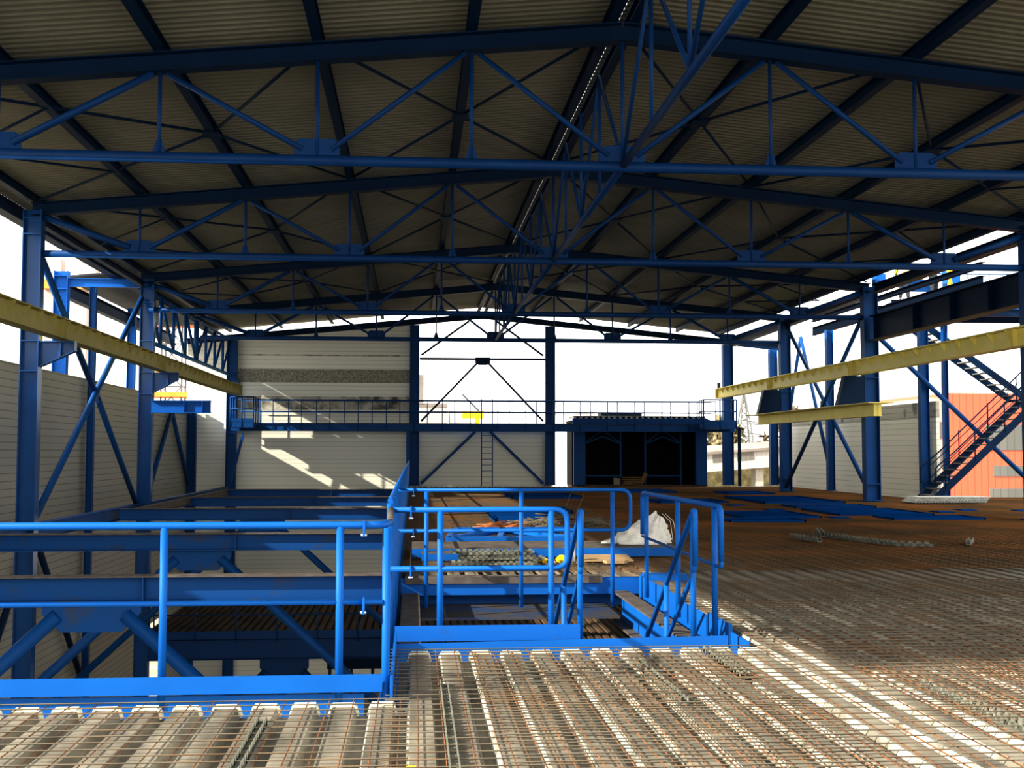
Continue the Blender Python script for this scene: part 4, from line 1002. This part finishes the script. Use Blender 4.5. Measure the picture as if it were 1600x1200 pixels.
for z, L in ((9.2, 5.0), (6.0, 6.6), (-1.0, 6.4)):
    m = MB(); m.bar((86-L, 300, z-.5), (86, 300, z+.6), .26, .26); m.bar((86+L, 300, z-.5), (86, 300, z+.6), .26, .26); m.bar((86-L, 300, z-.5), (86+L, 300, z-.5), .24, .24); m.build('cross_arm', PYLON, t)
m = MB()
for i in range(40):
    a = 2*math.pi*i/40; b = 2*math.pi*(i+1)/40
    m._add([(12.7+1.75*math.cos(a), 92+1.75*math.sin(a), -9.4), (12.7+1.75*math.cos(b), 92+1.75*math.sin(b), -9.4), (12.7+1.75*math.cos(b), 92+1.75*math.sin(b), 4.4), (12.7+1.75*math.cos(a), 92+1.75*math.sin(a), 4.4)], [(0,1,2,3)], True)
m.tube([(12.7, 92, 4.4), (12.7, 92, 4.9)], 1.6, 24)
tag(m.build('storage_silo', WHITEB), 'tall white cylindrical silo outside between column and dark room', 'silo')
t = thing('far_hall', 'pale pinkish hall seen through the open gable bay', 'building', (3, 160, -9.4))
m = MB(); m.box((-2, 160, -9.4), (4.6, 175, 7.9)); m.build('wall', PALE, t)
m = MB(); m.box((-2, 159.9, 2.1), (4.6, 160, 2.6)); m.box((-2, 159.9, 7.6), (4.6, 160, 8.1)); m.build('trim_band', ASPH, t)
m = MB(); m.box((.4, 159.8, 8.0), (1.3, 161, 12.0)); m.build('chimney', ASPH, t)
t = thing('far_shed', 'white ribbed shed beside the pale pinkish hall', 'building', (7, 170, -9.4))
m = MB(); m.box((5.2, 170, -9.4), (9.5, 180, 8.4)); m.build('wall', WHITEB, t)
t = thing('yellow_crane_jib', 'small yellow crane jib visible through the gable railing', 'crane', (8, 165, -9.4))
m = MB(); m.box((6.8, 165, 6.2), (9.8, 166, 7.2)); m.build('cab', YPLAST, t)
MB().bar((6.8, 165.5, 9.6), (9.4, 165.5, 7.0), .15, .2).build('stay', STEEL_D, t)
m = MB(); m.box((8.6, 165, -9.4), (9.2, 165.8, 6.2)); m.build('mast', YPLAST, t)
# left outside: orange tower crane and gantry
t = thing('tower_crane', 'hazy orange lattice crane mast outside behind left cladding', 'crane', (-18.2, 90, -9.4))
m = MB(); x, y = -18.1, 90
for i in range(13):
    za, zb_ = -8 + i*1.6, -8 + (i+1)*1.6
    for sx, sy in ((-1,-1),(1,-1),(1,1),(-1,1)): m.bar((x+sx*.75, y+sy*.75, za), (x+sx*.75, y+sy*.75, zb_), .12, .12)
    m.bar((x-.75, y-.75, za), (x+.75, y-.75, zb_), .08, .08); m.bar((x+.75, y-.75, za), (x-.75, y-.75, zb_), .08, .08); m.bar((x-.75, y-.75, za), (x+.75, y-.75, za), .1, .1)
    for sx in (-.75, .75): m.bar((x+sx, y-.75, za), (x+sx, y+.75, za), .1, .1)
m.build('mast', PYLON, t)
for z, h, w_ in ((5.6, .35, 1.5), (11.0, .8, 1.7), (7.4, .3, 1.2)):
    m = MB(); m.box((x-w_, y-1.2, z), (x+w_, y+1.2, z+h)); m.build('platform_ring', ORANGE, t)
t = thing('gantry_bridge', 'orange gantry beam outside behind the left column', 'gantry', (-28, 92, -9.4))
m = MB(); m.box((-28.3, 91, 13.9), (-24.2, 92, 14.6)); m.build('beam', ORANGE, t)
for x in (-27.6, -25.5): m = MB(); m.box((x-.5, 91.5, -9.4), (x+.5, 92.5, 13.9)); m.build('leg', PALE, t)
for x in (-27.5, -24.9):
    m = MB(); m.box((x-.6, 91.2, 14.6), (x+.6, 92.4, 16.2)); m.build('winch_house', PALE, t)

# ------------------------------------------------------------------ workers
def worker(label, loc, yaw, pose):
    J, Ed, Rad = pose
    t = thing('person', label, 'person', loc, 'workers on the platform')
    rot = Matrix.Rotation(yaw, 3, 'Z')
    def skin(name, idx, mat, grow=0.0, sub=2):
        keys = [k for k in J if k in idx]; id_ = {k: i for i, k in enumerate(keys)}
        es = [(id_[a], id_[b]) for a, b in Ed if a in id_ and b in id_]
        me = bpy.data.meshes.new(name); me.from_pydata([rot @ Vector(J[k]) for k in keys], es, [])
        o = bpy.data.objects.new(name, me); COL.objects.link(o)
        md = o.modifiers.new('skin', 'SKIN'); md.use_smooth_shade = True
        for k in keys:
            sv = me.skin_vertices[0].data[id_[k]]; r = Rad[k] + grow; sv.radius = (r, r*(.72 if k in ('chest', 'belly', 'pelvis') else 1)); sv.use_root = (k == keys[0])
        md2 = o.modifiers.new('sub', 'SUBSURF'); md2.levels = sub; md2.render_levels = sub
        dg = bpy.context.evaluated_depsgraph_get(); me2 = bpy.data.meshes.new_from_object(o.evaluated_get(dg))
        bpy.data.objects.remove(o); o2 = bpy.data.objects.new(name, me2); COL.objects.link(o2); me2.materials.clear(); me2.materials.append(mat)
        for p in me2.polygons: p.use_smooth = True
        o2.parent = t; return o2
    skin('body', set(J), SKIN)
    skin('hivis_jacket', {'belly', 'chest', 'neck0', 'shl', 'shr', 'ell', 'elr', 'wrl', 'wrr'}, HIVIS, .022)
    skin('work_trousers', {'pelvis', 'hipl', 'hipr', 'knl', 'knr', 'anl', 'anr'}, TROUS, .025)
    h = rot @ Vector(J['head'])
    m = MB(); n = 14
    for j in range(5):
        th = math.pi/2*j/4
        for i in range(n): m.v.append(Vector(loc) + h + Vector((.14*math.cos(th)*math.cos(2*math.pi*i/n), .14*math.cos(th)*math.sin(2*math.pi*i/n), .03 + .13*math.sin(th))))
    for j in range(4):
        for i in range(n): m.f.append([j*n+i, j*n+(i+1) % n, (j+1)*n+(i+1) % n, (j+1)*n+i]); m.sm.append(True); m.mi.append(0)
    m.build('helmet', HIVIS, t)
    return t
def pose(bend, reach):
    J = {'pelvis': (0, 0, .95), 'belly': (0, .10*bend, 1.12), 'chest': (0, .36*bend, 1.36 - .14*bend), 'neck0': (0, .48*bend, 1.50 - .22*bend), 'head': (0, .60*bend + .02, 1.66 - .28*bend),
         'hipl': (-.11, 0, .90), 'hipr': (.11, 0, .90), 'knl': (-.13, .05, .50), 'knr': (.13, .03, .50), 'anl': (-.14, -.02, .09), 'anr': (.14, -.02, .09), 'tol': (-.15, .16, .04), 'tor': (.15, .16, .04),
         'shl': (-.2, .40*bend, 1.42 - .17*bend), 'shr': (.2, .40*bend, 1.42 - .17*bend)}
    for s, k in ((-1, 'l'), (1, 'r')):
        J['el'+k] = (s*.28, .40*bend + .08 + .1*reach, 1.16 - .17*bend); J['wr'+k] = (s*.24, .45*bend + .2 + .25*reach, .98 - .1*bend + .18*reach)
        bx = J['wr'+k]
        J['pa'+k] = (bx[0]-s*.01, bx[1]+.07, bx[2]-.02)
        for f in range(4): J[f'f{f}'+k] = (bx[0]-s*.01+(f-1.5)*.022, bx[1]+.15+(.02 if f in (1, 2) else 0), bx[2]-.05)
        J['th'+k] = (bx[0]-s*.06, bx[1]+.08, bx[2]-.01)
    Ed = [('pelvis','belly'),('belly','chest'),('chest','neck0'),('neck0','head'),('pelvis','hipl'),('pelvis','hipr'),('hipl','knl'),('hipr','knr'),('knl','anl'),('knr','anr'),('anl','tol'),('anr','tor'),('chest','shl'),('chest','shr')]
    for k in 'lr': Ed += [('sh'+k,'el'+k),('el'+k,'wr'+k),('wr'+k,'pa'+k),('wr'+k,'th'+k)] + [('pa'+k, f'f{f}'+k) for f in range(4)]
    Rad = dict(pelvis=.15, belly=.15, chest=.165, neck0=.06, head=.105, hipl=.09, hipr=.09, knl=.065, knr=.065, anl=.045, anr=.045, tol=.04, tor=.04, shl=.07, shr=.07)
    for k in 'lr':
        Rad.update({'el'+k: .048, 'wr'+k: .034, 'pa'+k: .036, 'th'+k: .012}); Rad.update({f'f{f}'+k: .01 for f in range(4)})
    return J, Ed, Rad
worker('left worker in yellow jacket and helmet standing on high platform', (18.35, 42.4, 7.26), math.radians(-20), pose(.3, .6))
worker('right worker in yellow jacket bending over on high platform', (19.6, 42.5, 7.26), math.radians(40), pose(1.15, 1.0))
t = thing('surveying_tripod', 'yellow tripod standing beside the bending worker', 'tripod', (20.1, 42.3, 7.26))
for a in (0, 2.1, 4.2): MB().tube([(20.1 + .22*math.cos(a), 42.3 + .22*math.sin(a), 7.26), (20.1, 42.3, 8.2)], .03, 6).build('leg', YPLAST, t)
m = MB(); m.box((20.01, 42.22, 8.2), (20.19, 42.38, 8.42)); m.build('head', YPLAST, t)

# ------------------------------------------------------------------ light, sky, camera
sc = bpy.context.scene
wd = bpy.data.worlds.new('overcast_white'); sc.world = wd; wd.use_nodes = True
bg = wd.node_tree.nodes['Background']; bg.inputs[0].default_value = (1.0, .985, .95, 1); bg.inputs[1].default_value = 2.3
sd = bpy.data.lights.new('sun', 'SUN'); sd.energy = 7.5; sd.angle = math.radians(.6); sd.color = (1.0, .93, .80)
so = bpy.data.objects.new('sun', sd); COL.objects.link(so); so.location = (-30, -10, 25)
so.rotation_euler = Vector((1.0, .37, -.55)).to_track_quat('-Z', 'Y').to_euler()
cam = bpy.data.cameras.new('camera'); co = bpy.data.objects.new('camera', cam); COL.objects.link(co); sc.camera = co
f, psi, phi, rho = 1829.6, .0835, .0572, .0012
cam.sensor_width = 36; cam.lens = f/1600*36; cam.clip_start = .05; cam.clip_end = 2000
cp, sp, cf, sf = math.cos(psi), math.sin(psi), math.cos(phi), math.sin(phi)
F = Vector((sp*cf, cp*cf, sf)); R0 = Vector((cp, -sp, 0)); U0 = R0.cross(F)
Rv = R0*math.cos(rho) + U0*math.sin(rho); Uv = U0*math.cos(rho) - R0*math.sin(rho)
mt = Matrix.Identity(4)
for i in range(3): mt[i][0] = Rv[i]; mt[i][1] = Uv[i]; mt[i][2] = -F[i]
mt.translation = Vector((0, 0, 1.6)); co.matrix_world = mt
sc.view_settings.view_transform = 'Standard'
sc.view_settings.exposure = 0.45
sc.view_settings.gamma = 0.8
